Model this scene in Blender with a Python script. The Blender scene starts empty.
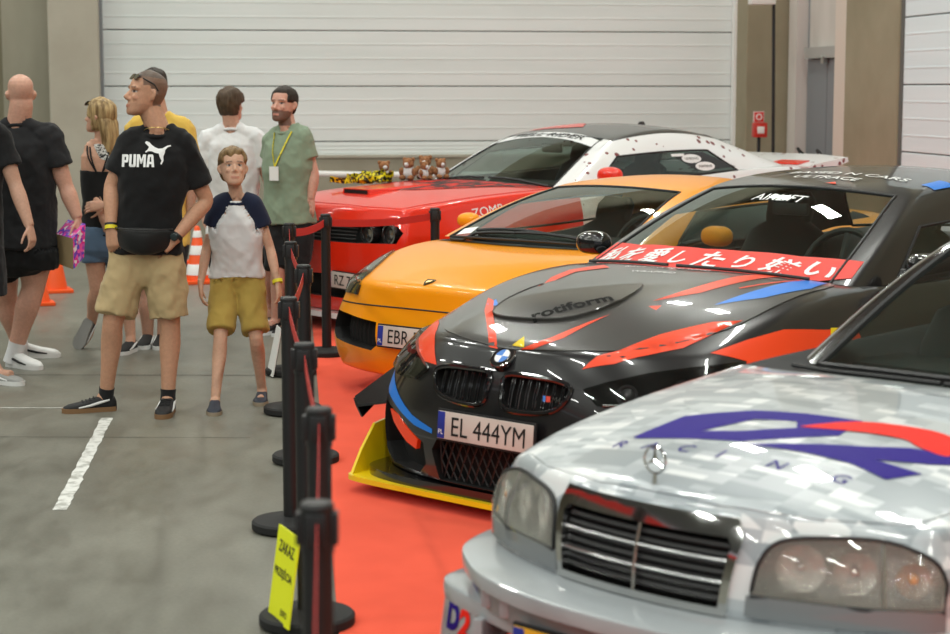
import bpy, bmesh, math, random
from mathutils import Vector, Matrix, noise
from mathutils.bvhtree import BVHTree
from mathutils.geometry import delaunay_2d_cdt
random.seed(7)
SC = bpy.context.scene
COL = SC.collection
R = math.radians
PITCH = math.atan(228/1850); CAMH = 1.75

# ---------------------------------------------------------------- materials
def mat(name, color, rough=.5, metal=0., coat=0., coat_rough=.03, spec=.5, emit=None, emit_s=0., alpha=None, sheen=0., trans=0., ior=1.45):
    m = bpy.data.materials.new(name); m.use_nodes = True
    b = m.node_tree.nodes['Principled BSDF']
    b.inputs['Base Color'].default_value = (*color, 1)
    b.inputs['Roughness'].default_value = rough
    b.inputs['Metallic'].default_value = metal
    b.inputs['Coat Weight'].default_value = coat
    b.inputs['Coat Roughness'].default_value = coat_rough
    b.inputs['Specular IOR Level'].default_value = spec
    b.inputs['Sheen Weight'].default_value = sheen
    b.inputs['Transmission Weight'].default_value = trans
    b.inputs['IOR'].default_value = ior
    if emit:
        b.inputs['Emission Color'].default_value = (*emit, 1); b.inputs['Emission Strength'].default_value = emit_s
    return m

def nodes(m): return m.node_tree.nodes, m.node_tree.links, m.node_tree.nodes['Principled BSDF']

def noise_node(N, L, scale, detail=4., rough=.55, stretch=None, coord='Object'):
    tc = N.new('ShaderNodeTexCoord'); t = N.new('ShaderNodeTexNoise')
    t.inputs['Scale'].default_value = scale; t.inputs['Detail'].default_value = detail; t.inputs['Roughness'].default_value = rough
    if stretch:
        mp = N.new('ShaderNodeMapping'); mp.inputs['Scale'].default_value = stretch
        L.new(tc.outputs[coord], mp.inputs['Vector']); L.new(mp.outputs['Vector'], t.inputs['Vector'])
    else: L.new(tc.outputs[coord], t.inputs['Vector'])
    return t

def ramp(N, L, src, stops):
    r = N.new('ShaderNodeValToRGB'); e = r.color_ramp.elements
    while len(e) < len(stops): e.new(.5)
    for k, (p, c) in enumerate(stops):
        e[k].position = p; e[k].color = (*c, 1) if len(c) == 3 else c
    L.new(src, r.inputs['Fac']); return r

def add_noise_color(m, c1, c2, scale, lo=.35, hi=.65, stretch=None, detail=4., rough_var=None):
    N, L, b = nodes(m)
    t = noise_node(N, L, scale, detail, stretch=stretch)
    r = ramp(N, L, t.outputs['Fac'], [(lo, c1), (hi, c2)])
    L.new(r.outputs['Color'], b.inputs['Base Color'])
    if rough_var:
        r2 = ramp(N, L, t.outputs['Fac'], [(lo, (rough_var[0],)*3), (hi, (rough_var[1],)*3)])
        L.new(r2.outputs['Color'], b.inputs['Roughness'])
    return m

def add_bump(m, scale, strength=.3, dist=.01, stretch=None, detail=3.):
    N, L, b = nodes(m)
    t = noise_node(N, L, scale, detail, stretch=stretch)
    bp = N.new('ShaderNodeBump'); bp.inputs['Strength'].default_value = strength; bp.inputs['Distance'].default_value = dist
    L.new(t.outputs['Fac'], bp.inputs['Height']); L.new(bp.outputs['Normal'], b.inputs['Normal'])
    return m

def glass(name, tint=(.8,.85,.83), refl=1.45, boost=1., haze=0.):
    m = bpy.data.materials.new(name); m.use_nodes = True
    N, L = m.node_tree.nodes, m.node_tree.links
    N.clear()
    o = N.new('ShaderNodeOutputMaterial'); mx = N.new('ShaderNodeMixShader'); fr = N.new('ShaderNodeFresnel')
    tr = N.new('ShaderNodeBsdfTransparent'); gl = N.new('ShaderNodeBsdfGlossy')
    ge = N.new('ShaderNodeNewGeometry'); ma = N.new('ShaderNodeMath'); ma.operation = 'MULTIPLY_ADD'
    ma.inputs[1].default_value = 1/refl-refl; ma.inputs[2].default_value = refl      # same reflection from either face of the sheet
    L.new(ge.outputs['Backfacing'], ma.inputs[0]); L.new(ma.outputs[0], fr.inputs['IOR']); tr.inputs['Color'].default_value = (*tint, 1)
    gl.inputs['Roughness'].default_value = .01; gl.inputs['Color'].default_value = (boost*.92, boost, boost*.95, 1)
    L.new(fr.outputs[0], mx.inputs[0]); L.new(tr.outputs[0], mx.inputs[1]); L.new(gl.outputs[0], mx.inputs[2]); L.new(mx.outputs[0], o.inputs[0])
    if haze:
        df = N.new('ShaderNodeBsdfDiffuse'); df.inputs['Color'].default_value = (.9, .9, .86, 1); m2 = N.new('ShaderNodeMixShader'); m2.inputs[0].default_value = haze
        L.new(mx.outputs[0], m2.inputs[1]); L.new(df.outputs[0], m2.inputs[2]); L.new(m2.outputs[0], o.inputs[0])
    return m

# ---------------------------------------------------------------- objects
def link(o, parent=None):
    COL.objects.link(o)
    if parent is not None: o.parent = parent
    return o

def tag(o, label, cat, group=None):
    o['label'] = label; o['category'] = cat
    if group: o['group'] = group
    return o

def structure(o, kind='structure'):
    o['kind'] = kind; return o

def empty(name, loc=(0,0,0), rz=0., label=None, cat=None, group=None):
    e = bpy.data.objects.new(name, None); link(e)
    e.location = loc; e.rotation_euler = (0,0,rz); e.empty_display_size = .1
    if label: tag(e, label, cat, group)
    return e

def mesh_obj(name, bm, m, parent=None, smooth=True, angle=40):
    me = bpy.data.meshes.new(name)
    bm.to_mesh(me); bm.free()
    ms = m if isinstance(m, (list, tuple)) else [m]
    for q in ms: me.materials.append(q)
    if smooth:
        for p in me.polygons: p.use_smooth = True
        me.set_sharp_from_angle(angle=R(angle))
    o = bpy.data.objects.new(name, me)
    return link(o, parent)

def copy_tree(o, parent=None):
    c = o.copy(); COL.objects.link(c)
    if parent is not None: c.parent = parent
    for ch in list(o.children): copy_tree(ch, c)
    return c

def bm_box(bm, c, s, rot=None, bevel=0.):
    r = bmesh.ops.create_cube(bm, size=1.)
    vs = r['verts']
    bmesh.ops.scale(bm, vec=s, verts=vs)
    if bevel > 0:
        es = list({e for v in vs for e in v.link_edges})
        rr = bmesh.ops.bevel(bm, geom=es, offset=bevel, segments=2, affect='EDGES', profile=.6)
        vs = list({v for f in rr['faces'] for v in f.verts} | {v for v in vs if v.is_valid})
    M = Matrix.Translation(c) @ (rot.to_4x4() if rot is not None else Matrix.Identity(4))
    bmesh.ops.transform(bm, matrix=M, verts=vs)
    return vs

def frame_from(d, up=None):
    d = Vector(d).normalized()
    u = Vector(up) if up is not None else (Vector((0,0,1)) if abs(d.z) < .9 else Vector((1,0,0)))
    a = u.cross(d).normalized(); b = d.cross(a).normalized()
    return a, b

def bm_tube(bm, pts, rad, n=10, cap=True, closed=False, flat=1., up=None):
    """round tube through pts with a radius (or radii)"""
    pts = [Vector(p) for p in pts]
    rs = rad if isinstance(rad, (list, tuple)) else [rad]*len(pts)
    rings = []
    m = len(pts)
    for i, p in enumerate(pts):
        if closed: d = pts[(i+1) % m] - pts[i-1]
        else: d = pts[min(i+1, m-1)] - pts[max(i-1, 0)]
        if up is not None or i == 0: a, b = frame_from(d, up)
        else:                                                  # carry the frame along without twist
            d = d.normalized(); a = a-d*a.dot(d)
            a = a.normalized() if a.length > 1e-5 else frame_from(d)[0]
            b = d.cross(a).normalized()
        rings.append([bm.verts.new(p + a*math.cos(2*math.pi*k/n)*rs[i] + b*math.sin(2*math.pi*k/n)*rs[i]*flat) for k in range(n)])
    for i in range(m if closed else m-1):
        A, B = rings[i], rings[(i+1) % m]
        for k in range(n): bm.faces.new((A[k], A[(k+1)%n], B[(k+1)%n], B[k]))
    if cap and not closed:
        bm.faces.new(rings[0][::-1]); bm.faces.new(rings[-1])
    return rings

def bm_rings(bm, rings, cap=True):
    """loft closed rings of equal vertex number"""
    V = [[bm.verts.new(p) for p in r] for r in rings]
    n = len(V[0])
    for A, B in zip(V, V[1:]):
        for k in range(n): bm.faces.new((A[k], A[(k+1)%n], B[(k+1)%n], B[k]))
    if cap:
        bm.faces.new(V[0][::-1]); bm.faces.new(V[-1])
    return V

def bm_lathe(bm, prof, n=32, M=None, close=True):
    """revolve (r, z) profile about z"""
    V = []
    for (r, z) in prof:
        V.append([bm.verts.new(((Matrix.Identity(4) if M is None else M) @ Vector((r*math.cos(2*math.pi*k/n), r*math.sin(2*math.pi*k/n), z)))) for k in range(n)])
    for A, B in zip(V, V[1:]):
        for k in range(n): bm.faces.new((A[k], A[(k+1)%n], B[(k+1)%n], B[k]))
    if close:
        bm.faces.new(V[0][::-1]); bm.faces.new(V[-1])
    return V

def bm_prism(bm, pts, d):
    """closed polygon pts extruded by vector d"""
    d = Vector(d)
    A = [bm.verts.new(Vector(p)) for p in pts]; B = [bm.verts.new(Vector(p)+d) for p in pts]
    n = len(A)
    bm.faces.new(A[::-1]); bm.faces.new(B)
    for k in range(n): bm.faces.new((A[k], A[(k+1)%n], B[(k+1)%n], B[k]))

def fix_normals(bm): bmesh.ops.recalc_face_normals(bm, faces=bm.faces[:])

def evaluated(o):
    dg = bpy.context.evaluated_depsgraph_get(); dg.update()
    return bpy.data.meshes.new_from_object(o.evaluated_get(dg))

def bake(o):
    """apply the modifiers of o"""
    me = evaluated(o); old = o.data
    o.modifiers.clear(); o.data = me
    if old.users == 0: bpy.data.meshes.remove(old)
    return o

def spline(pts, n=6, closed=True):
    """Catmull-Rom through pts (tuples of any length)"""
    out = []; m = len(pts)
    for i in range(m if closed else m-1):
        g = (lambda k: pts[k % m]) if closed else (lambda k: pts[max(0, min(m-1, k))])
        p0, p1, p2, p3 = g(i-1), g(i), g(i+1), g(i+2)
        for s in range(n):
            t = s/n
            out.append(tuple(.5*((2*b)+(-a+c)*t+(2*a-5*b+4*c-d)*t*t+(-a+3*b-3*c+d)*t**3) for a, b, c, d in zip(p0, p1, p2, p3)))
    if not closed: out.append(tuple(pts[-1]))
    return out

def interp(t, table):
    """piecewise smooth lookup in [(t, v)]"""
    if t <= table[0][0]: return table[0][1]
    for (a, va), (b, vb) in zip(table, table[1:]):
        if t <= b:
            s = (t-a)/(b-a); s = s*s*(3-2*s)*.5 + s*.5
            return va+(vb-va)*s
    return table[-1][1]

# ---------------------------------------------------------------- surface that others conform to
class Surf:
    def __init__(self, me):
        self.me = me
        me.calc_loop_triangles()
        self.v = [v.co.copy() for v in me.vertices]; self.n = [v.normal.copy() for v in me.vertices]
        self.t = [tuple(t.vertices) for t in me.loop_triangles]
        self.bvh = BVHTree.FromPolygons(self.v, self.t)
    def cast(self, o, d):
        h, n, i, dist = self.bvh.ray_cast(Vector(o), Vector(d))
        if h is None: return None, None
        a, b, c = self.t[i]
        A, B, C = self.v[a], self.v[b], self.v[c]
        n0 = (B-A).cross(C-A); ar = n0.length_squared or 1e-12
        wa = (C-B).cross(h-B).dot(n0)/ar; wb = (A-C).cross(h-C).dot(n0)/ar; wc = 1-wa-wb
        nn = (self.n[a]*wa+self.n[b]*wb+self.n[c]*wc)
        nn = nn.normalized() if nn.length > 1e-6 else n
        if nn.dot(n) < .3: nn = n
        return h, nn

def inside(p, poly):
    x, y = p; c = False; n = len(poly)
    for i in range(n):
        x1, y1 = poly[i]; x2, y2 = poly[i-1]
        if (y1 > y) != (y2 > y) and x < (x2-x1)*(y-y1)/(y2-y1)+x1: c = not c
    return c

def tri_fill(poly, step, holes=()):
    """outline and inner grid points -> 2D verts, triangles (inside only)"""
    def dens(q):
        out = []
        for i in range(len(q)):
            a, b = q[i], q[(i+1) % len(q)]
            L = math.hypot(b[0]-a[0], b[1]-a[1]); k = max(1, int(L/step))
            out += [(a[0]+(b[0]-a[0])*s/k, a[1]+(b[1]-a[1])*s/k) for s in range(k)]
        return out
    P = dens(poly); H = [dens(h) for h in holes]
    vs = [Vector(p) for p in P]; edges = [(i, (i+1) % len(P)) for i in range(len(P))]
    for h in H:
        o = len(vs); vs += [Vector(p) for p in h]; edges += [(o+i, o+(i+1) % len(h)) for i in range(len(h))]
    xs = [p[0] for p in P]; ys = [p[1] for p in P]
    x = min(xs)+step*.5
    row = 0
    while x < max(xs):
        y = min(ys)+(step*.5 if row % 2 else step*.25)
        while y < max(ys):
            if inside((x, y), P) and not any(inside((x, y), h) for h in H):
                if min((x-p[0])**2+(y-p[1])**2 for p in P) > (step*.45)**2: vs.append(Vector((x, y)))
            y += step
        x += step; row += 1
    v2, e2, f2, *_ = delaunay_2d_cdt(vs, edges, [], 1 if not H else 0, 1e-6)
    tris = []
    for f in f2:
        c = sum((v2[i] for i in f), Vector((0, 0)))/len(f)
        if inside(c, P) and not any(inside(c, h) for h in H): tris.append(tuple(f))
    return [tuple(v) for v in v2], tris

def conform_bm(surf, pts3, d, off=.001, depth=.0, step=.03, holes=(), far=3., crown=0.):
    """a sheet whose outline pts3 is thrown along d on surf; returns verts positions, normals, triangles (outer sheet)"""
    d = Vector(d).normalized(); a, b = frame_from(d)
    c0 = sum((Vector(p) for p in pts3), Vector())/len(pts3)
    to2 = lambda p: ((Vector(p)-c0).dot(a), (Vector(p)-c0).dot(b))
    poly = [to2(p) for p in pts3]
    v2, tris = tri_fill(poly, step, [[to2(p) for p in h] for h in holes])
    P = []; Nn = []; last = None
    for (u, v) in v2:
        o = c0+a*u+b*v-d*far
        h, n = surf.cast(o, d)
        P.append(h); Nn.append(n)
    good = [i for i, h in enumerate(P) if h is not None]
    for i, h in enumerate(P):
        if h is None and good:
            j = min(good, key=lambda k: (v2[k][0]-v2[i][0])**2+(v2[k][1]-v2[i][1])**2)
            dd = (P[j]-(c0+a*v2[j][0]+b*v2[j][1])).dot(d)
            P[i] = c0+a*v2[i][0]+b*v2[i][1]+d*dd; Nn[i] = Nn[j]
    return P, Nn, tris, d

def conform(name, surf, pts3, d, m, parent, off=.002, depth=.006, step=.03, holes=(), far=3., smooth=True):
    P, Nn, tris, d = conform_bm(surf, pts3, d, off, depth, step, holes, far)
    bm = bmesh.new()
    V = [bm.verts.new(p+n*off) for p, n in zip(P, Nn)]
    for t in tris:
        A, B, C = (V[i] for i in t)
        nn = (B.co-A.co).cross(C.co-A.co)
        try: bm.faces.new((A, B, C) if nn.dot(d) < 0 else (A, C, B))
        except ValueError: pass
    nv = len(V)
    if depth:
        be = [e for e in bm.edges if len(e.link_faces) == 1]
        idx = {v: i for i, v in enumerate(V)}
        low = {}
        for e in be:
            f = e.link_faces[0]
            for l in f.loops:
                if l.edge == e: x, y = l.vert, l.link_loop_next.vert
            for q in (x, y):
                if q not in low: low[q] = bm.verts.new(q.co-Nn[idx[q]]*depth)
            bm.faces.new((y, x, low[x], low[y]))
    me = bpy.data.meshes.new(name); bm.verts.index_update(); 
    bm.to_mesh(me); bm.free()
    me.materials.append(m)
    for p in me.polygons: p.use_smooth = smooth
    if smooth:
        nrm = [tuple(n) for n in Nn] + [(0,0,0)]*(len(me.vertices)-nv)
        if depth:
            me.set_sharp_from_angle(angle=R(50))
        nl = []
        for p in me.polygons:
            top = all(vi < nv for vi in p.vertices)
            for vi in p.vertices: nl.append(nrm[vi] if top else (0,0,0))
        me.normals_split_custom_set(nl)
    o = bpy.data.objects.new(name, me)
    return link(o, parent)

def cutter(surf, pts3, d, depth, m, step=.05, far=3., out=.35):
    P, Nn, tris, d = conform_bm(surf, pts3, d, 0, 0, step, (), far)
    bm = bmesh.new()
    A = [bm.verts.new(p+d*depth) for p in P]; B = [bm.verts.new(p-d*out) for p in P]
    for t in tris:
        bm.faces.new([A[i] for i in t]); bm.faces.new([B[i] for i in t][::-1])
    for e in [e for e in bm.edges if len(e.link_faces) == 1]:
        pass
    ia = {v: i for i, v in enumerate(A)}
    for e in [e for e in bm.edges if len(e.link_faces) == 1 and e.verts[0] in ia and e.verts[1] in ia]:
        i, j = ia[e.verts[0]], ia[e.verts[1]]
        bm.faces.new((A[i], A[j], B[j], B[i]))
    fix_normals(bm)
    me = bpy.data.meshes.new('cut'); bm.to_mesh(me); bm.free(); me.materials.append(m)
    return bpy.data.objects.new('cut', me)

def cut(o, cutters):
    for c in cutters:
        COL.objects.link(c); c.parent = o.parent; c.matrix_world = o.matrix_world.copy()
        md = o.modifiers.new('b', 'BOOLEAN'); md.operation = 'DIFFERENCE'; md.object = c; md.solver = 'EXACT'; md.material_mode = 'TRANSFER'
    bake(o)
    for c in cutters: bpy.data.objects.remove(c)
    for p in o.data.polygons: p.use_smooth = True
    o.data.set_sharp_from_angle(angle=R(38))
    return o

def text_polys(s, size=1., bold=0., shear=0., res=3, sx=1.):
    """text -> triangulated 2D mesh (verts, faces) with its bounds"""
    if 'M' in s: bold = 0.
    cu = bpy.data.curves.new('t', 'FONT'); cu.body = s; cu.size = size; cu.offset = bold; cu.shear = shear; cu.resolution_u = res
    cu.align_x = 'LEFT'
    o = bpy.data.objects.new('t', cu); COL.objects.link(o)
    me = evaluated(o)
    bpy.data.objects.remove(o); bpy.data.curves.remove(cu)
    bm = bmesh.new(); bm.from_mesh(me); bpy.data.meshes.remove(me)
    bmesh.ops.remove_doubles(bm, verts=bm.verts[:], dist=size*1e-4)
    bmesh.ops.triangulate(bm, faces=bm.faces[:])
    for v in bm.verts: v.co.x *= sx
    return bm

def fit_text(s, w=None, h=None, bold=0., shear=0.):
    """text mesh scaled to width w and height h, centred on the origin"""
    bm = text_polys(s, 1., bold, shear)
    xs = [v.co.x for v in bm.verts]; ys = [v.co.y for v in bm.verts]
    if not xs: return bm
    x0, x1, y0, y1 = min(xs), max(xs), min(ys), max(ys)
    kx = w/(x1-x0) if w else None; ky = h/(y1-y0) if h else None
    kx = kx or ky; ky = ky or kx
    for v in bm.verts: v.co = Vector(((v.co.x-(x0+x1)/2)*kx, (v.co.y-(y0+y1)/2)*ky, 0))
    return bm

def flat_text(name, s, m, parent, origin, xdir, ydir, w=None, h=None, bold=0., shear=0., off=.0008):
    """lettering on a plane"""
    bm = fit_text(s, w, h, bold, shear)
    o = Vector(origin); X = Vector(xdir).normalized(); Y = Vector(ydir).normalized(); N_ = X.cross(Y)
    for v in bm.verts: v.co = o+X*v.co.x+Y*v.co.y+N_*off
    return mesh_obj(name, bm, m, parent, smooth=False)

def surf_text(name, surf, s, m, parent, origin, xdir, ydir, d, w=None, h=None, bold=0., shear=0., off=.0015, seg=.03, far=3.):
    """lettering thrown along d on a curved surface"""
    bm = fit_text(s, w, h, bold, shear)
    long = [e for e in bm.edges if e.calc_length() > seg]
    k = 0
    while long and k < 3:
        bmesh.ops.subdivide_edges(bm, edges=long, cuts=1); bmesh.ops.triangulate(bm, faces=bm.faces[:])
        long = [e for e in bm.edges if e.calc_length() > seg]; k += 1
    o = Vector(origin); X = Vector(xdir); Y = Vector(ydir); d = Vector(d).normalized()
    dead = []
    for v in bm.verts:
        p = o+X*v.co.x+Y*v.co.y
        h_, n = surf.cast(p-d*far, d)
        if h_ is None: dead.append(v)
        else: v.co = h_+n*off
    if dead: bmesh.ops.delete(bm, geom=dead, context='VERTS')
    return mesh_obj(name, bm, m, parent, smooth=True)

# ---------------------------------------------------------------- car shells
def shell_cage(fr, side, crown, front_bow, front_crown, rear_bow, rear_crown, top_over={}, bottom=True, region=None, powf=2.2, crease=()):
    """box-like cage of a body: side[i][k] = (x, halfwidth, z); mirrored; returns bmesh with face tag layer"""
    NI, NK, NJ = len(side), len(side[0]), len(fr)-1
    bm = bmesh.new(); tagl = bm.faces.layers.int.new('reg')
    cache = {}
    def pos(i, j, k):
        x, hw, z = side[i][k]
        f = fr[j]; q = 1-f**powf
        if j == NJ: return x, hw, z
        fi = i/(NI-1)
        if i == 0: return x-front_bow[k]*q, hw*f, z+front_crown[k]*q
        if i == NI-1: return x+rear_bow[k]*q, hw*f, z+rear_crown[k]*q
        if k == NK-1:
            if (i, j) in top_over: dx, zz = top_over[(i, j)]; return x+dx, hw*f, zz
            return x+crown[i][1]*q, hw*f, z+crown[i][0]*q
        return x, hw*f, z       # bottom
    def V(i, j, k, s):
        if j == 0: s = 1
        key = (i, j, k, s)
        if key not in cache:
            x, y, z = pos(i, j, k); cache[key] = bm.verts.new((x, y*s, z))
        return cache[key]
    def F(vs, s, reg):
        vs = vs if s > 0 else vs[::-1]
        try: f = bm.faces.new(vs)
        except ValueError: return
        f[tagl] = region(*reg, s) if region else 0
    for s in (1, -1):
        for j in range(NJ):
            for k in range(NK-1):
                F([V(0,j,k,s), V(0,j,k+1,s), V(0,j+1,k+1,s), V(0,j+1,k,s)], s, ('front', j, k))
                F([V(NI-1,j,k,s), V(NI-1,j+1,k,s), V(NI-1,j+1,k+1,s), V(NI-1,j,k+1,s)], s, ('rear', j, k))
            for i in range(NI-1):
                F([V(i,j,NK-1,s), V(i+1,j,NK-1,s), V(i+1,j+1,NK-1,s), V(i,j+1,NK-1,s)], s, ('top', i, j))
                if bottom: F([V(i,j,0,s), V(i,j+1,0,s), V(i+1,j+1,0,s), V(i+1,j,0,s)], s, ('bottom', i, j))
        for i in range(NI-1):
            for k in range(NK-1):
                F([V(i,NJ,k,s), V(i,NJ,k+1,s), V(i+1,NJ,k+1,s), V(i+1,NJ,k,s)], s, ('side', i, k))
    fix_normals(bm)
    if crease:
        cl = bm.edges.layers.float.new('crease_edge')
        for (a, b, w) in crease:
            for s in (1, -1):
                va, vb = V(*a, s), V(*b, s)
                e = bm.edges.get((va, vb))
                if e: e[cl] = w
    return bm

def shell_mesh(bm, levels=3):
    me = bpy.data.meshes.new('shell')
    tagl = bm.faces.layers.int.get('reg')
    mx = 0
    for f in bm.faces: f.material_index = f[tagl]; mx = max(mx, f[tagl])
    bm.to_mesh(me); bm.free()
    for k in range(mx+1): me.materials.append(None)
    o = bpy.data.objects.new('shell', me); COL.objects.link(o)
    md = o.modifiers.new('s', 'SUBSURF'); md.levels = levels; md.render_levels = levels
    md.boundary_smooth = 'PRESERVE_CORNERS'
    out = evaluated(o)
    bpy.data.objects.remove(o); bpy.data.meshes.remove(me)
    for p in out.polygons: p.use_smooth = True
    return out

def split_regions(me, names, mats, parent, thick=0., angle=35, merge=()):
    """each region of a shell becomes a mesh of its own"""
    res = {}
    for k, nm in enumerate(names):
        bm = bmesh.new(); bm.from_mesh(me)
        bmesh.ops.delete(bm, geom=[f for f in bm.faces if f.material_index != k], context='FACES')
        if not bm.faces: bm.free(); continue
        for f in bm.faces: f.material_index = 0
        o = mesh_obj(nm, bm, mats[k], parent, angle=angle)
        # keep the shading of the whole shell along the cut
        res.setdefault(nm, []).append(o)
    return res

def rim_tube(name, pts, r, m, parent, n=6, closed=False):
    bm = bmesh.new(); bm_tube(bm, pts, r, n=n, closed=closed)
    fix_normals(bm)
    return mesh_obj(name, bm, m, parent)

def boundary_loops(o):
    """ordered boundary loops of a mesh object"""
    bm = bmesh.new(); bm.from_mesh(o.data)
    be = {e for e in bm.edges if len(e.link_faces) == 1}
    loops = []
    while be:
        e = be.pop(); L = [e.verts[0], e.verts[1]]
        while True:
            nx = [q for q in L[-1].link_edges if q in be]
            if not nx: break
            be.discard(nx[0]); L.append(nx[0].other_vert(L[-1]))
        if L[0] is L[-1]: L.pop()
        loops.append([v.co.copy() for v in L])
    bm.free(); return loops
# ---------------------------------------------------------------- camera
cam = bpy.data.cameras.new('camera'); camo = bpy.data.objects.new('camera', cam); link(camo)
camo.location = (0, 0, CAMH); camo.rotation_euler = (R(90)-PITCH, 0, 0)
cam.sensor_width = 36; cam.lens = 1850/950*36; cam.clip_end = 200
cam.dof.use_dof = True; cam.dof.focus_distance = 9.6; cam.dof.aperture_fstop = 3.4
SC.camera = camo
SC.view_settings.view_transform = 'Standard'; SC.view_settings.look = 'None'; SC.view_settings.gamma = 1
SC.view_settings.exposure = 0.42
SC.view_settings.use_curve_mapping = False

def at(u, v, Y):
    """the place at distance Y that photo pixel (u, v) shows"""
    x = (u-475)/1850; y = (v-317)/1850
    d = Vector((x, math.cos(PITCH)-y*math.sin(PITCH), -math.sin(PITCH)-y*math.cos(PITCH)))
    return Vector((0, 0, CAMH)) + d*(Y/d.y)
def ground(u, v, z=0.):
    x = (u-475)/1850; y = (v-317)/1850
    d = Vector((x, math.cos(PITCH)-y*math.sin(PITCH), -math.sin(PITCH)-y*math.cos(PITCH)))
    return Vector((0, 0, CAMH)) + d*((z-CAMH)/d.z)

# ---------------------------------------------------------------- the hall (its own axes: u right, w deep)
HY = R(8.5)
def hall(u, w, z): return Vector((u*math.cos(HY)-w*math.sin(HY), u*math.sin(HY)+w*math.cos(HY), z))
HROT = Matrix.Rotation(HY, 3, 'Z')
def hall_box(bm, u0, u1, w0, w1, z0, z1, bevel=0.):
    return bm_box(bm, hall((u0+u1)/2, (w0+w1)/2, (z0+z1)/2), (u1-u0, w1-w0, z1-z0), HROT, bevel)

m_floor = mat('polished_concrete', (.2,.195,.17), .38, spec=.45)
N, L, b = nodes(m_floor)
t1 = noise_node(N, L, .55, 6, .6); t2 = noise_node(N, L, 5., 8, .7, stretch=(1., .35, 1.)); t3 = noise_node(N, L, 60., 3, .6)
r1 = ramp(N, L, t1.outputs['Fac'], [(.3, (.135,.132,.108)), (.7, (.215,.21,.176))])
r2 = ramp(N, L, t2.outputs['Fac'], [(.32, (.72,.72,.71)), (.55, (1,1,1)), (.75, (1.13,1.12,1.1))])
r3 = ramp(N, L, t3.outputs['Fac'], [(.35, (.9,.9,.9)), (.65, (1.06,1.06,1.06))])
mx = N.new('ShaderNodeMixRGB'); mx.blend_type = 'MULTIPLY'; mx.inputs[0].default_value = 1
mx2 = N.new('ShaderNodeMixRGB'); mx2.blend_type = 'MULTIPLY'; mx2.inputs[0].default_value = 1
L.new(r1.outputs[0], mx.inputs[1]); L.new(r2.outputs[0], mx.inputs[2]); L.new(mx.outputs[0], mx2.inputs[1]); L.new(r3.outputs[0], mx2.inputs[2])
L.new(mx2.outputs[0], b.inputs['Base Color'])
rr = ramp(N, L, t2.outputs['Fac'], [(.3, (.3,)*3), (.7, (.48,)*3)]); L.new(rr.outputs[0], b.inputs['Roughness'])
m_conc = add_noise_color(mat('concrete', (.3,.28,.23), .85), (.27,.25,.19), (.345,.32,.25), 1.3, stretch=(1,1,.5), detail=7)
m_conc_light = add_noise_color(mat('concrete_pale', (.4,.38,.33), .85), (.37,.34,.275), (.43,.40,.33), 1.5, detail=7)
m_conc_warm = add_noise_color(mat('concrete_warm', (.3,.27,.2), .85), (.25,.22,.145), (.31,.275,.19), 1.2, detail=7)
m_door = add_noise_color(mat('white_door', (.7,.72,.7), .45), (.65,.70,.685), (.72,.76,.75), .8, stretch=(.4,.4,4.), detail=5)
m_door_side_cooled = add_noise_color(mat('white_door_side_cooled', (.7,.72,.7), .45), (.70,.79,.83), (.76,.84,.88), .8, stretch=(.4,.4,4.), detail=5)  # white door with cool light tinted into its colour, offsetting pink carpet bounce
m_gap = mat('joint_dark', (.12,.12,.11), .8)
m_greydoor = mat('grey_door', (.2,.215,.23), .5)
m_jamb = mat('pale_jamb', (.62,.54,.47), .7)
m_panelpale = add_noise_color(mat('pale_panel', (.6,.57,.52), .6), (.52,.49,.45), (.6,.56,.52), 3, stretch=(1,1,.2))
m_blackplastic = mat('black_plastic', (.016,.016,.017), .45)
m_blackrub = mat('black_rubber', (.012,.012,.012), .75)
m_white = mat('white_paint', (.75,.75,.73), .5)
m_redpaint = mat('red_box', (.5,.03,.02), .4)
m_ceil = mat('ceiling', (.3,.3,.29), .9)
m_metal = mat('steel', (.6,.6,.58), .3, 1.)

bm = bmesh.new(); bm_box(bm, hall(-4, 5, -.1), (46, 46, .2), HROT)
structure(mesh_obj('floor', bm, m_floor, smooth=False))
bm = bmesh.new(); bm_box(bm, hall(-4, 5, 9.1), (46, 46, .2), HROT)
structure(mesh_obj('ceiling', bm, m_ceil, smooth=False))

# back wall: concrete plinth under a sectional door, piers either side
W0 = 20.68
uL = -1.03; uR = 6.13
bm = bmesh.new()
hall_box(bm, -2.1, 6.9, W0+.12, W0+.4, 0, 1.0)              # plinth
hall_box(bm, -2.1, 6.9, W0+.35, W0+.5, 1.0, 9)
structure(mesh_obj('wall_back', bm, m_conc, smooth=False))
bm = bmesh.new(); hall_box(bm, -30, -2.0, W0+1.0, W0+1.3, 0, 9)
structure(mesh_obj('wall_back_left', bm, m_conc_warm, smooth=False))
bm = bmesh.new(); hall_box(bm, -1.56, uL, W0-.25, W0+1.1, 0, 9, .015)
structure(mesh_obj('trim_1', bm, m_conc_light, smooth=False))   # concrete pier left of the door

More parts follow.
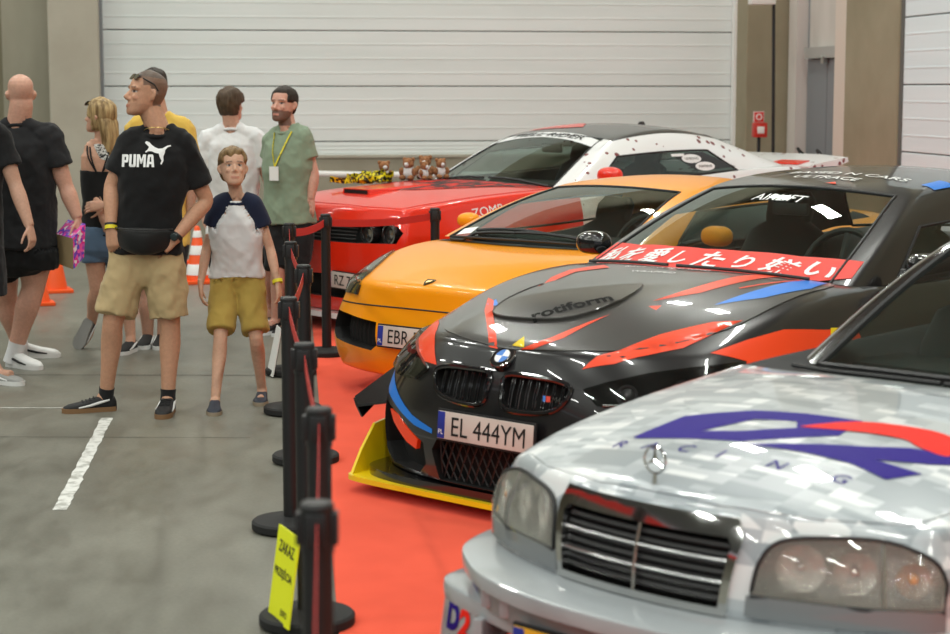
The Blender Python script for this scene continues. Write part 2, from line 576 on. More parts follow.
def sectional_door(name, parent_pts, m, joints, ribs, z0, z1, flip=False):
    """door of horizontal panels: pts = (hall u,w) of both ends, nrm towards the hall"""
    (u0, w0), (u1, w1) = parent_pts
    A = hall(u0, w0, 0); B = hall(u1, w1, 0); X = (B-A).normalized(); Nn = Vector((X.y, -X.x, 0))
    if flip: Nn = -Nn
    rot = Matrix((X, -Nn, Vector((0,0,1)))).transposed()
    Ln = (B-A).length
    bm = bmesh.new()
    zs = [z0]+[z for z in joints if z0 < z < z1]+[z1]
    for a, b_ in zip(zs, zs[1:]):
        bm_box(bm, A+X*Ln/2+Nn*.0+Vector((0,0,(a+b_)/2)), (Ln, .05, b_-a-.012), rot, .006)
        for f in ribs:                                        # pressed ribs of each panel
            bm_box(bm, A+X*Ln/2+Nn*.024+Vector((0,0,a+(b_-a)*f)), (Ln-.02, .008, .018), rot, .003)
    o = structure(mesh_obj(name, bm, m, smooth=False))
    bm = bmesh.new(); bm_box(bm, A+X*Ln/2-Nn*.015+Vector((0,0,(z0+z1)/2)), (Ln, .02, z1-z0), rot)
    mesh_obj('joint_backing', bm, m_gap, o, smooth=False)
    return o, A, X, Nn, rot
sectional_door('door_1', ((uL, W0+.2), (uR, W0+.2)), m_door, [1.165+.615*k for k in range(9)], (.24,.5,.76), 1.0, 6.0)
bm = bmesh.new(); hall_box(bm, uL, uR, W0+.1, W0+.2, .985, 1.015); structure(mesh_obj('trim_2', bm, m_conc_light, smooth=False))
bm = bmesh.new(); hall_box(bm, uL-.02, uL+.03, W0-.02, W0+.2, 0, 9); structure(mesh_obj('trim_3', bm, m_greydoor, smooth=False))
bm = bmesh.new(); hall_box(bm, uR-.03, uR+.02, W0+.05, W0+.15, 0, 9); structure(mesh_obj('trim_4', bm, m_white, smooth=False))
# right: pier, recessed grey door, second pier, side sectional door
bm = bmesh.new(); hall_box(bm, uR, 6.66, W0-.35, W0+.5, 0, 9, .012); structure(mesh_obj('trim_5', bm, m_conc_warm, smooth=False))
US = 6.62
bm = bmesh.new(); hall_box(bm, US+.25, US+.5, -18, W0+.4, 0, 9); structure(mesh_obj('wall_right', bm, m_conc_warm, smooth=False))
def wside(px): # depth w at which the side wall (u = US) is seen at pixel column px
    k = (px-475)/1850; Y = US/(math.cos(HY)*k+math.sin(HY)); return -k*Y*math.sin(HY)+Y*math.cos(HY)
wa, wb, wc, wd, we, wf = (wside(p) for p in (788, 796, 801, 833, 845, 898))
bm = bmesh.new(); hall_box(bm, US-.03, US+.3, wb, wa, 0, 9); structure(mesh_obj('trim_6', bm, m_panelpale, smooth=False))
bm = bmesh.new(); hall_box(bm, US+.1, US+.2, wc, wb, 0, 9); structure(mesh_obj('trim_7', bm, m_greydoor, smooth=False))
d2 = bpy.data.objects.new('door_2', None); link(d2); structure(d2)
wm = wc+(wd-wc)*.6
bm = bmesh.new(); hall_box(bm, US+.05, US+.11, wm+.01, wc, 0, 2.07); mesh_obj('door_leaf', bm, m_greydoor, d2, smooth=False)
bm = bmesh.new(); hall_box(bm, US+.05, US+.11, wd, wm-.01, 0, 2.07); mesh_obj('door_leaf', bm, m_greydoor, d2, smooth=False)
bm = bmesh.new(); hall_box(bm, US+.0, US+.12, wd, wc, 2.08, 2.2); mesh_obj('door_head', bm, mat('door_head', (.36,.36,.34), .5), d2, smooth=False)
bm = bmesh.new(); hall_box(bm, US-.02, US+.03, wm-.06, wm+.02, 2.02, 2.1); mesh_obj('door_closer', bm, m_metal, d2, smooth=False)
for q in (wc-.1, wm-.12):
    bm = bmesh.new(); bm_tube(bm, [hall(US+.03, q, .98), hall(US-.1, q-.05, 1.1), hall(US-.12, q-.35, .96)], .018, n=6); mesh_obj('door_handle', bm, m_blackplastic, d2)
bm = bmesh.new(); hall_box(bm, US+.06, US+.2, wd, wc, 2.2, 9); structure(mesh_obj('wall_over_door', bm, m_panelpale, smooth=False))
bm = bmesh.new(); hall_box(bm, US-.02, US+.3, we, wd, 0, 9); structure(mesh_obj('trim_8', bm, m_jamb, smooth=False))
bm = bmesh.new(); hall_box(bm, US-.04, US+.3, wf, we, 0, 9, .02); structure(mesh_obj('trim_9', bm, m_conc_warm, smooth=False))
bm = bmesh.new(); hall_box(bm, US-.02, US+.2, wf-.06, wf, 0, 9); structure(mesh_obj('trim_10', bm, m_gap, smooth=False))
sectional_door('door_3', ((US+.02, wf-.06), (US+.02, wf-6)), m_door_side_cooled, [.55+.63*k-.02 for k in range(9)], (.25,.5,.75), 0, 5.5)
bm = bmesh.new(); hall_box(bm, -30, -29.7, -18, W0+1, 0, 9); structure(mesh_obj('wall_left', bm, m_conc, smooth=False))

# conduit, call point, sign, box, hose sign, rail
bm = bmesh.new(); bm_tube(bm, [at(773, 175, 20.35), at(774, -60, 20.35)], .018, n=8)
tag(mesh_obj('conduit', bm, m_blackplastic), 'thin black cable conduit running up the concrete pier beside the grey door', 'pipe')
FC = at(759.5, 130, 20.38)
def wall_plate(bm, c, w, h, d, bevel=.004): bm_box(bm, c, (w, d, h), HROT, bevel)
cp = empty('fire_call_point', FC, HY, 'red fire alarm call point box on the concrete pier under a red sign', 'fire alarm')
bm = bmesh.new(); bm_box(bm, (0, .0, 0), (.15, .1, .16), None, .012); mesh_obj('housing', bm, m_redpaint, cp)
bm = bmesh.new(); bm_box(bm, (0, -.05, 0), (.08, .01, .075), None, .004); mesh_obj('window', bm, m_white, cp)
bm = bmesh.new(); bm_tube(bm, [(0, .02, -.08), (0, .02, -1.0)], .02, n=8); mesh_obj('feed_pipe', bm, m_blackplastic, cp)
sg = empty('fire_sign', at(759.5, 117, 20.38), HY, 'small square red fire alarm sign with a white border above the call point', 'sign')
bm = bmesh.new(); bm_box(bm, (0,.03,0), (.12,.01,.12)); mesh_obj('plate', bm, mat('sign_white', (.8,.7,.68), .5), sg, smooth=False)
bm = bmesh.new(); bm_box(bm, (0,.02,0), (.105,.008,.105)); mesh_obj('field', bm, mat('sign_red', (.6,.04,.03), .5), sg, smooth=False)
bm = bmesh.new(); bm_tube(bm, [(math.cos(a)*.03, .014, math.sin(a)*.03) for a in [k*math.pi/8 for k in range(16)]], .007, n=6, closed=True)
mesh_obj('symbol', bm, m_white, sg)
bm = bmesh.new(); bm_box(bm, at(762, -2, 20.25), (.27, .15, .14), HROT, .01)
tag(mesh_obj('junction_box', bm, m_white), 'white box high on the concrete pier at the top edge', 'box')
hs = empty('hose_sign', at(59, -2, 20.05), HY, 'red and white fire hose sign high on the left concrete pier', 'sign')
bm = bmesh.new(); bm_box(bm, (0,0,0), (.16,.008,.16)); mesh_obj('plate', bm, m_redpaint, hs, smooth=False)
bm = bmesh.new(); bm_box(bm, (.03,-.006,-.02), (.03,.004,.1)); bm_box(bm, (-.03,-.006,-.01), (.03,.004,.11)); mesh_obj('symbol', bm, m_white, hs, smooth=False)
bm = bmesh.new(); bm_box(bm, at(172, 58, 20.62), (.025, .006, .115), HROT)
tag(mesh_obj('tape_mark', bm, mat('yellow_tape', (.75,.55,.02), .5)), 'short yellow tape mark stuck on the white sectional door', 'tape')
gr = empty('guard_rail', hall(.9, 20.2, 0), HY, 'low white pipe guard rail along the concrete base of the back wall', 'railing')
bm = bmesh.new(); bm_tube(bm, [(-.6, 0, .86), (.9, 0, .82), (3.9, 0, .80)], .035, n=10); mesh_obj('rail', bm, m_white, gr)
for q in (-.5, 1.4, 3.5):
    bm = bmesh.new(); bm_tube(bm, [(q, 0, 0), (q, 0, .82)], .03, n=8); mesh_obj('post', bm, m_white, gr)

# floor markings and joints: thin strips lying on the floor
def strip(name, p, q, w, m, z=.0015, seg=12, wob=.0, kind='structure'):
    bm = bmesh.new(); p = Vector(p); q = Vector(q); d = (q-p).normalized(); s = Vector((-d.y, d.x, 0))
    prev = None
    for k in range(seg+1):
        c = p.lerp(q, k/seg); j1 = (noise.noise(c*23)*.5)*wob; j2 = noise.noise(c*31+Vector((5,5,5)))*.5*wob
        a, b_ = bm.verts.new(c+s*(w/2+j1)+Vector((0,0,z))), bm.verts.new(c-s*(w/2+j2)+Vector((0,0,z)))
        if prev: bm.faces.new((prev[1], b_, a, prev[0]))
        prev = (a, b_)
    o = mesh_obj(name, bm, m, smooth=False); o['kind'] = kind; return o
m_tape = add_noise_color(mat('worn_white_line', (.6,.6,.57), .6), (.36,.36,.33), (.68,.68,.65), 14, lo=.36, hi=.52, detail=6)
strip('floor_line', ground(107, 418), ground(60, 510), .06, m_tape, seg=40, wob=.018)
strip('floor_line', ground(0, 408), ground(82, 408), .012, m_tape, seg=20, wob=.01)
m_joint = mat('floor_joint', (.07,.068,.06), .7)
strip('floor_joint', ground(0, 375), ground(300, 375.5), .012, m_joint, seg=20, wob=.012)
strip('floor_joint', ground(0, 437), ground(250, 438), .006, m_joint, seg=20, wob=.008)

# red carpet
m_carpet = add_noise_color(mat('red_carpet', (.62,.06,.035), .95, spec=.15, sheen=.15), (.70,.066,.024), (.80,.084,.034), 1.6, detail=6)
add_bump(m_carpet, 400, .25, .003)
CY = R(5.6); cdir = Vector((-math.sin(CY), math.cos(CY), 0)); cright = Vector((math.cos(CY), math.sin(CY), 0))
c0 = Vector((-.885, 10.35, 0))
bm = bmesh.new(); bm_box(bm, c0+cright*2.75+cdir*-.2+Vector((0,0,.002)), (5.5, 17.5, .008), Matrix.Rotation(CY, 3, 'Z'))
co = mesh_obj('carpet', bm, m_carpet, smooth=False)
tag(co, 'long bright red carpet on the concrete floor under the row of parked cars', 'carpet')

# ---------------------------------------------------------------- light: rows of linear lamps under the ceiling, plus world fill light added through the end left open
def lamp(u, w, z, lu, lw, power, col=(.97, 1., .93)):
    ld = bpy.data.lights.new('hall_lamp', 'AREA'); ld.shape = 'RECTANGLE'; ld.size = lu; ld.size_y = lw; ld.energy = power; ld.color = col
    o = bpy.data.objects.new('hall_lamp', ld); link(o); o.location = hall(u, w, z); o.rotation_euler = (0, 0, HY)
    return o
LAMP_W = 85
for u in (-14, -9, -4.2, .3, 4.7):
    for w in (-12, -7.5, -3., 1.5, 6., 10.5, 15, 19):
        lamp(u, w, 8.3, .22, 1.6, LAMP_W)

wd_ = bpy.data.worlds.new('world'); SC.world = wd_; wd_.use_nodes = True
wd_.node_tree.nodes['Background'].inputs[0].default_value = (.9, .95, 1, 1)
wd_.node_tree.nodes['Background'].inputs[1].default_value = .3
# ---------------------------------------------------------------- cars
m_seal = mat('seal_black', (.012,.012,.013), .5)
m_glossblack = mat('gloss_black', (.008,.008,.009), .12, coat=1.)
m_void = mat('opening_black', (.006,.006,.006), .8)
m_interior = mat('interior_black', (.018,.018,.019), .7)
m_chrome = mat('chrome', (.75,.75,.74), .08, 1.)
m_silver = mat('silver_trim', (.55,.55,.55), .25, 1.)
m_tyre = mat('tyre', (.014,.014,.014), .75)
m_disc = mat('brake_disc', (.35,.34,.33), .35, 1.)
m_screen = glass('windshield_glass', (.68,.78,.72), 1.9, .9)
m_tint = glass('tinted_glass', (.3,.35,.33), 1.6)
m_clear = glass('clear_glass', (.80,.86,.83), 1.6)
m_lens = glass('lamp_lens', (.9,.9,.88), 1.45)
m_platewhite = mat('plate_white', (.62,.55,.5), .45)
m_plateblue = mat('plate_blue', (.02,.035,.3), .45)
m_plateyellow = mat('plate_yellow', (.75,.4,.02), .45)
m_ink = mat('ink_black', (.012,.012,.012), .5)
m_inkwhite = mat('ink_white', (.82,.82,.82), .5)

def car_root(name, X, Y, psi, label):
    return empty(name, (X, Y, .006), math.pi/2-R(psi), label, 'car')

def build_shell(root, body, cabin, mats, arches=(), body_levels=3, cabin_levels=3):
    """body: dict for shell_cage; cabin: dict with glass regions. mats: paint, roof"""
    bm = shell_cage(**body); me = shell_mesh(bm, body_levels)
    surf = Surf(me.copy())
    ids = [p.material_index for p in me.polygons]; me.materials.clear()
    for q in mats['body']: me.materials.append(q)
    me.polygons.foreach_set('material_index', ids)
    o = bpy.data.objects.new('body', me); link(o, root)
    cut_l = []
    for (x, z, r, hw) in arches:
        for s in (1, -1):
            b2 = bmesh.new(); bmesh.ops.create_cone(b2, cap_ends=True, segments=40, radius1=r, radius2=r, depth=.5,
                matrix=Matrix.Translation((x, s*(hw), z)) @ Matrix.Rotation(math.pi/2, 4, 'X'))
            fix_normals(b2)
            cm = bpy.data.meshes.new('c'); b2.to_mesh(cm); b2.free(); cm.materials.append(m_void)
            cut_l.append(bpy.data.objects.new('cut', cm))
    bm = shell_cage(**cabin); cme = shell_mesh(bm, cabin_levels)
    csurf = Surf(cme.copy())
    parts = split_regions(cme, ['roof_pillars', 'windshield', 'side_window', 'rear_window', 'side_window', 'roof'], [mats['roof'], mats.get('screen', m_screen), mats.get('side', m_tint), mats.get('rear', m_tint), mats.get('side', m_tint), mats.get('top', mats['roof'])], root)
    for nm in ('windshield', 'rear_window', 'side_window'):
        for w in parts.get(nm, []):
            for lp in boundary_loops(w):
                bm = bmesh.new(); bm_tube(bm, lp, mats.get('seal_r', .008), n=6, closed=True); fix_normals(bm)
                mesh_obj('window_seal', bm, m_seal, w)
    return o, surf, csurf, cut_l, parts

def cabin_region(i_win, nj_glass, k_win=1, rear=True):
    """0 painted, 1 windshield, 2/4 side windows, 3 rear window"""
    def f(kind, a, b, s):
        if kind == 'front': return 1 if a < nj_glass else 0
        if kind == 'rear': return 3 if rear and a < nj_glass else 0
        if kind == 'side': return (2 if s > 0 else 4) if (b < k_win and a in i_win) else 0
        return 5 if kind == 'top' else 0
    return f

def make_wheel(root, x, y, z, r, w, rim_m, spokes=10, rim_r=.72, side=1, name='wheel'):
    """tyre with rim, spokes and disc; axle along y, outer face towards side"""
    M = Matrix.Translation((x, y, z)) @ Matrix.Rotation(-side*math.pi/2, 4, 'X')
    bm = bmesh.new()
    ri = r*rim_r
    bm_lathe(bm, [(ri, -w/2), (r*.93, -w/2), (r*.985, -w*.42), (r, -w*.3), (r, w*.3), (r*.985, w*.42), (r*.93, w/2), (ri, w/2), (ri, -w/2)], 40, M, close=False)
    fix_normals(bm); t = mesh_obj(name, bm, m_tyre, root)
    bm = bmesh.new()
    bm_lathe(bm, [(ri+.004, w*.5), (ri-.008, w*.52), (ri-.03, w*.44), (ri-.04, 0), (ri-.03, -w*.4)], 40, M, close=False)
    bm_lathe(bm, [(.0001, w*.36), (.055, w*.36), (.06, w*.3), (.06, w*.1)], 20, M, close=True)
    for k in range(spokes):
        a = 2*math.pi*k/spokes
        ca, sa = math.cos(a), math.sin(a)
        v = bm_box(bm, (0,0,0), (ri-.03, .032, .03), None, .006)
        bmesh.ops.transform(bm, matrix=M @ Matrix.Rotation(a, 4, 'Z') @ Matrix.Translation(((ri-.03)/2+.03, 0, w*.33)) @ Matrix.Rotation(-.06, 4, 'Y'), verts=v)
    fix_normals(bm); mesh_obj('rim', bm, rim_m, t)
    bm = bmesh.new(); bm_lathe(bm, [(.001, w*.1), (ri*.8, w*.1), (ri*.8, w*.0), (.001, 0)], 32, M); fix_normals(bm); mesh_obj('brake_disc', bm, m_disc, t)
    return t

def make_plate(root, c, xdir, ydir, txt, field, w=.52, h=.114, name='number_plate', h_txt=.075, holder=True, sub='PL', bold=.004, tw=.41):
    X = Vector(xdir).normalized(); Y = Vector(ydir).normalized(); Nn = X.cross(Y); rot = Matrix((X, Y, Nn)).transposed(); c = Vector(c)
    bm = bmesh.new(); bm_box(bm, c-Nn*.006, (w+.016, h+.018, .012), rot, .004); p = mesh_obj(name, bm, m_blackplastic, root)
    bm = bmesh.new(); bm_box(bm, c+Nn*.003, (w, h, .006), rot, .003); mesh_obj('plate_field', bm, field, p)
    bm = bmesh.new(); bm_box(bm, c-X*(w/2-.021)+Nn*.0045, (.04, h-.004, .006), rot, .002); mesh_obj('country_band', bm, m_plateblue, p)
    flat_text('country_code', sub, m_inkwhite, p, c-X*(w/2-.021)-Y*.028+Nn*.0078, X, Y, h=.02, bold=.01)
    flat_text('registration', txt, m_ink, p, c+X*.02+Nn*.0068, X, Y, w=tw, h=h_txt, bold=bold)
    return p, rot

def seat(root, x, y, z, m, h=.62, w=.48, name='seat', tilt=.3):
    bm = bmesh.new()
    rings = []
    for t, ww, dd in ((0, .42, .1), (.12, .5, .16), (.45, .52, .15), (.66, .44, .12), (.74, .26, .1), (.8, .27, .12), (.92, .27, .12), (1, .2, .06)):
        c = Vector((x+tilt*h*t, y, z+h*t)); q = []
        for k in range(20):
            a = 2*math.pi*k/20
            cx = math.copysign(abs(math.cos(a))**.6, math.cos(a)); sy = math.copysign(abs(math.sin(a))**.6, math.sin(a))
            q.append(c+Vector((cx*dd/2, sy*w*ww, 0)))
        rings.append(q)
    bm_rings(bm, rings); fix_normals(bm)
    return mesh_obj(name, bm, m, root)

def steering_wheel(root, x, y, z, m, r=.18, tilt=R(62)):
    M = Matrix.Translation((x, y, z)) @ Matrix.Rotation(-tilt, 4, 'Y')
    bm = bmesh.new()
    bm_tube(bm, [M @ Vector((math.cos(a)*r, math.sin(a)*r, 0)) for a in [k*math.pi/16 for k in range(32)]], .016, n=8, closed=True)
    for a in (0, math.pi/2, math.pi, -math.pi/2):
        if a == math.pi: continue
        bm_tube(bm, [M @ Vector((0,0,-.02)), M @ Vector((math.cos(a)*r, math.sin(a)*r, 0))], .018, n=6, flat=.5)
    fix_normals(bm)
    return mesh_obj('steering_wheel', bm, m, root)

def mirror(root, base, head, size, m, glassy=True, sgn=-1, rot=0., name='door_mirror'):
    """ovoid mirror head on a short arm"""
    bm = bmesh.new()
    hx, hy, hz = head; sx, sy, sz = size
    rings = []
    for t in [k/10 for k in range(11)]:
        a = -math.pi/2+math.pi*t; q = []
        for k in range(20):
            b_ = 2*math.pi*k/20
            cy = math.copysign(abs(math.cos(b_))**.75, math.cos(b_)); cz = math.copysign(abs(math.sin(b_))**.8, math.sin(b_))
            s = max(.02, math.cos(a)**.6) if abs(math.cos(a)) > 1e-6 else .02
            xx = math.sin(a); xx = xx if xx < 0 else xx*.35
            v = Vector((xx*sx/2, cy*sy/2*s, cz*sz/2*s)); v.rotate(Matrix.Rotation(rot, 3, 'Z'))
            q.append(v+Vector(head))
        rings.append(q)
    bm_rings(bm, rings)
    fix_normals(bm); o = mesh_obj(name, bm, m, root)
    bm = bmesh.new(); bm_tube(bm, [base, Vector(base).lerp(Vector(head), .6), head], [.03, .022, .02], n=8, flat=.6); fix_normals(bm)
    mesh_obj('mirror_arm', bm, m_blackplastic, o)
    return o

def wiper(root, csurf, a, b_, name='wiper'):
    """arm and blade lying on the glass from a to b (x, y)"""
    pts = []
    for k in range(9):
        t = k/8; p = Vector((a[0]+(b_[0]-a[0])*t, a[1]+(b_[1]-a[1])*t, 0))
        h, n = csurf.cast(p+Vector((0,0,3)), (0,0,-1))
        if h is not None: pts.append(h+n*.02)
    if len(pts) < 3: return None
    bm = bmesh.new(); bm_tube(bm, pts, .008, n=6); bm_tube(bm, [q+Vector((-.02,0,.012)) for q in pts[:6]], .006, n=6); fix_normals(bm)
    return mesh_obj(name, bm, m_blackplastic, root)

def paint(name, col, rough=.3, metal=0., coat=.8, spec=.5):
    return mat(name, col, rough, metal, coat, .02, spec)

def cr_front(k, w, nj=4, j0=0): return [((0,j,k),(0,j+1,k),w) for j in range(j0, nj)]
def cr_side(k, w, i0, i1, nj=4): return [((i,nj,k),(i+1,nj,k),w) for i in range(i0, i1)]
def cr_top(j, w, i0, i1, k=4): return [((i,j,k),(i+1,j,k),w) for i in range(i0, i1)]
def cr_cross(i, w, nj=4, k=4): return [((i,j,k),(i,j+1,k),w) for j in range(nj)]

def sweep(path, prof, close=True):
    """bmesh: profile (out, z) carried along a plan path of (x, y), out = away from the car"""
    bm = bmesh.new(); rings = []
    for i, (x, y) in enumerate(path):
        a = path[max(i-1,0)]; b_ = path[min(i+1,len(path)-1)]
        t = Vector((b_[0]-a[0], b_[1]-a[1], 0)).normalized(); n = Vector((-t.y, t.x, 0))
        if n.x > 0 and abs(n.x) > abs(n.y): n = -n
        rings.append([Vector((x, y, 0))+n*o+Vector((0,0,z)) for o, z in prof])
    bm_rings(bm, rings); fix_normals(bm); return bm
def front_path(pts, n=5):
    """half plan (centre to side) -> full smooth path"""
    p = spline(pts, n, closed=False)
    return [(x,-y) for x, y in p][::-1][:-1]+p
# ---------------------------------------------------------------- black coupe with coloured stripes
BM = car_root('car', .064, 7.358, 43.0, 'black coupe with red and blue stripes and a yellow front splitter, on the red carpet')
p_black = paint('black_paint', (.010,.010,.011), .28)
p_grey = paint('graphite_wrap', (.052,.05,.047), .3)
p_red = paint('red_vinyl', (.86,.055,.006), .38, coat=.3)
p_blue = paint('blue_vinyl', (.008,.20,.75), .38, coat=.3)
p_yellow = paint('yellow_vinyl', (.86,.60,.004), .35, coat=.4)
bm_body = dict(
 powf=3., fr=[0,.25,.5,.75,1.],
 side=[
  [(.21,.83,.11),(.19,.85,.22),(.20,.855,.40),(.28,.83,.57),(.44,.77,.705)],
  [(.60,.86,.11),(.58,.90,.24),(.58,.915,.42),(.60,.905,.62),(.70,.79,.785)],
  [(.90,.90,.11),(.90,.93,.25),(.90,.945,.46),(.90,.92,.66),(.94,.82,.85)],
  [(1.25,.90,.12),(1.25,.92,.25),(1.25,.92,.46),(1.25,.915,.70),(1.22,.81,.89)],
  [(1.55,.90,.12),(1.55,.91,.25),(1.55,.91,.48),(1.55,.905,.74),(1.52,.79,.905)],
  [(1.80,.90,.12),(1.80,.91,.25),(1.80,.91,.48),(1.80,.905,.75),(1.80,.80,.875)],
  [(2.8,.90,.12),(2.8,.91,.25),(2.8,.91,.50),(2.8,.915,.77),(2.8,.81,.885)],
  [(3.4,.91,.12),(3.4,.94,.25),(3.4,.95,.50),(3.4,.945,.80),(3.4,.80,.915)],
  [(4.0,.90,.14),(4.0,.94,.25),(4.0,.945,.52),(4.0,.925,.82),(4.0,.76,.965)],
  [(4.45,.78,.2),(4.46,.82,.3),(4.47,.83,.52),(4.47,.80,.82),(4.46,.70,.99)]],
 crown=[(.02,-.38),(.045,-.3),(.045,-.2),(.05,-.18),(.055,-.16),(.0,0),(0,0),(0,0),(.01,0),(.0,0)],
 front_bow=[.20,.20,.21,.25,.34], front_crown=[0,0,0,.01,.0],
 rear_bow=[.15,.17,.2,.2,.2], rear_crown=[0,0,0,0,0],
 top_over={**{(5,j):(0,.80) for j in range(4)}, **{(6,j):(0,.72) for j in range(4)}, **{(7,j):(0,.80) for j in range(4)}},
 crease=cr_front(4,.6)+cr_side(4,.35,0,5)+cr_side(3,.45,0,8)+cr_front(0,.9)+cr_side(0,.9,0,9)+[((0,4,k),(0,4,k+1),.25) for k in range(4)]+cr_side(4,.8,4,8),
 region=lambda kind,a,b,s: 1 if kind=='top' and a in (4,5,6,7) else 0)
bm_cabin = dict(
 fr=[0,.45,.95,1.],
 side=[
  [(1.50,.76,.90),(1.95,.68,1.12),(2.28,.57,1.255)],
  [(1.62,.785,.885),(2.04,.705,1.125),(2.42,.585,1.28)],
  [(2.75,.80,.88),(2.78,.715,1.18),(2.85,.60,1.315)],
  [(3.42,.78,.91),(3.25,.70,1.18),(3.25,.59,1.30)],
  [(3.72,.74,.965),(3.5,.66,1.17),(3.42,.56,1.27)]],
 crown=[(.04,0),(.045,0),(.05,0),(.05,0),(.045,0)],
 front_bow=[.29,.20,.10], front_crown=[.025,.03,.045],
 rear_bow=[.2,.15,.08], rear_crown=[.03,.03,.045],
 bottom=False, region=cabin_region((1,2), 2))
bmw_body, bmw_s, bmw_cs, bmw_cut, bmw_parts = build_shell(BM, bm_body, bm_cabin, dict(body=[p_black, m_interior], roof=p_black, side=m_clear, rear=m_clear), arches=[(.87,.33,.355,.86),(3.68,.33,.36,.88)])
# ---------------------------------------------------------------- orange sports car
LB = car_root('car', -.335, 10.1, 40.0, 'low orange sports car with black bumper intakes, on the red carpet')
p_orange = paint('orange_paint', (.95,.33,.002), .32, coat=.45, spec=.3)
lb_body = dict(powf=2.8,
 fr=[0,.25,.5,.75,1.],
 side=[
  [(.30,.86,.13),(.26,.88,.22),(.25,.89,.36),(.30,.87,.48),(.36,.83,.63)],
  [(.62,.88,.12),(.60,.905,.24),(.60,.91,.40),(.62,.90,.58),(.66,.835,.765)],
  [(.95,.91,.12),(.95,.935,.25),(.95,.945,.42),(.95,.92,.60),(.94,.83,.82)],
  [(1.3,.90,.12),(1.3,.92,.25),(1.3,.92,.42),(1.3,.90,.64),(1.28,.80,.825)],
  [(1.75,.89,.12),(1.75,.905,.25),(1.75,.905,.42),(1.75,.89,.67),(1.75,.82,.83)],
  [(2.5,.90,.12),(2.5,.92,.25),(2.5,.93,.45),(2.5,.92,.72),(2.5,.82,.85)],
  [(3.2,.92,.13),(3.2,.95,.25),(3.2,.96,.48),(3.2,.94,.74),(3.2,.80,.90)],
  [(3.8,.90,.16),(3.8,.94,.28),(3.8,.95,.52),(3.8,.92,.76),(3.8,.78,.91)],
  [(4.15,.80,.22),(4.17,.84,.32),(4.18,.85,.54),(4.18,.82,.76),(4.16,.74,.90)]],
 crown=[(.0,-.36),(-.01,-.3),(.0,-.25),(.02,-.2),(.02,0),(.03,0),(.05,0),(.04,0),(.02,0)],
 front_bow=[.22,.23,.25,.26,.30], front_crown=[0,0,.0,.015,.03],
 rear_bow=[.08]*5, rear_crown=[0]*5,
 top_over={**{(4,j):(0,.70) for j in range(4)}, **{(5,j):(0,.66) for j in range(4)}},
 crease=cr_front(4,.5)+cr_side(4,.3,0,4)+cr_side(3,.3,0,8)+cr_front(0,.8)+cr_side(0,.8,0,8)+[((0,4,k),(0,4,k+1),.35) for k in range(4)],
 region=lambda kind,a,b,s: 1 if kind=='top' and a in (3,4,5,6) else 0)
lb_cabin = dict(
 fr=[0,.45,.90,1.],
 side=[
  [(1.10,.75,.84),(1.55,.66,1.02),(1.98,.53,1.125)],
  [(1.25,.78,.84),(1.68,.685,1.03),(2.12,.545,1.14)],
  [(2.35,.80,.84),(2.4,.70,1.05),(2.45,.56,1.15)],
  [(2.9,.79,.87),(2.85,.69,1.04),(2.8,.55,1.14)],
  [(3.9,.70,.89),(3.6,.62,.95),(3.2,.50,1.07)]],
 crown=[(.03,0),(.04,0),(.05,0),(.045,0),(.04,0)],
 front_bow=[.22,.18,.10], front_crown=[.03,.03,.035],
 rear_bow=[.05,.05,.05], rear_crown=[.03,.03,.04],
 bottom=False, region=cabin_region((1,2), 2))
lb_bodyo, lb_s, lb_cs, lb_cut, lb_parts = build_shell(LB, lb_body, lb_cabin, dict(body=[p_orange, m_interior], roof=p_orange, side=m_clear, rear=m_clear), arches=[(.95,.33,.35,.86),(3.5,.34,.36,.88)])
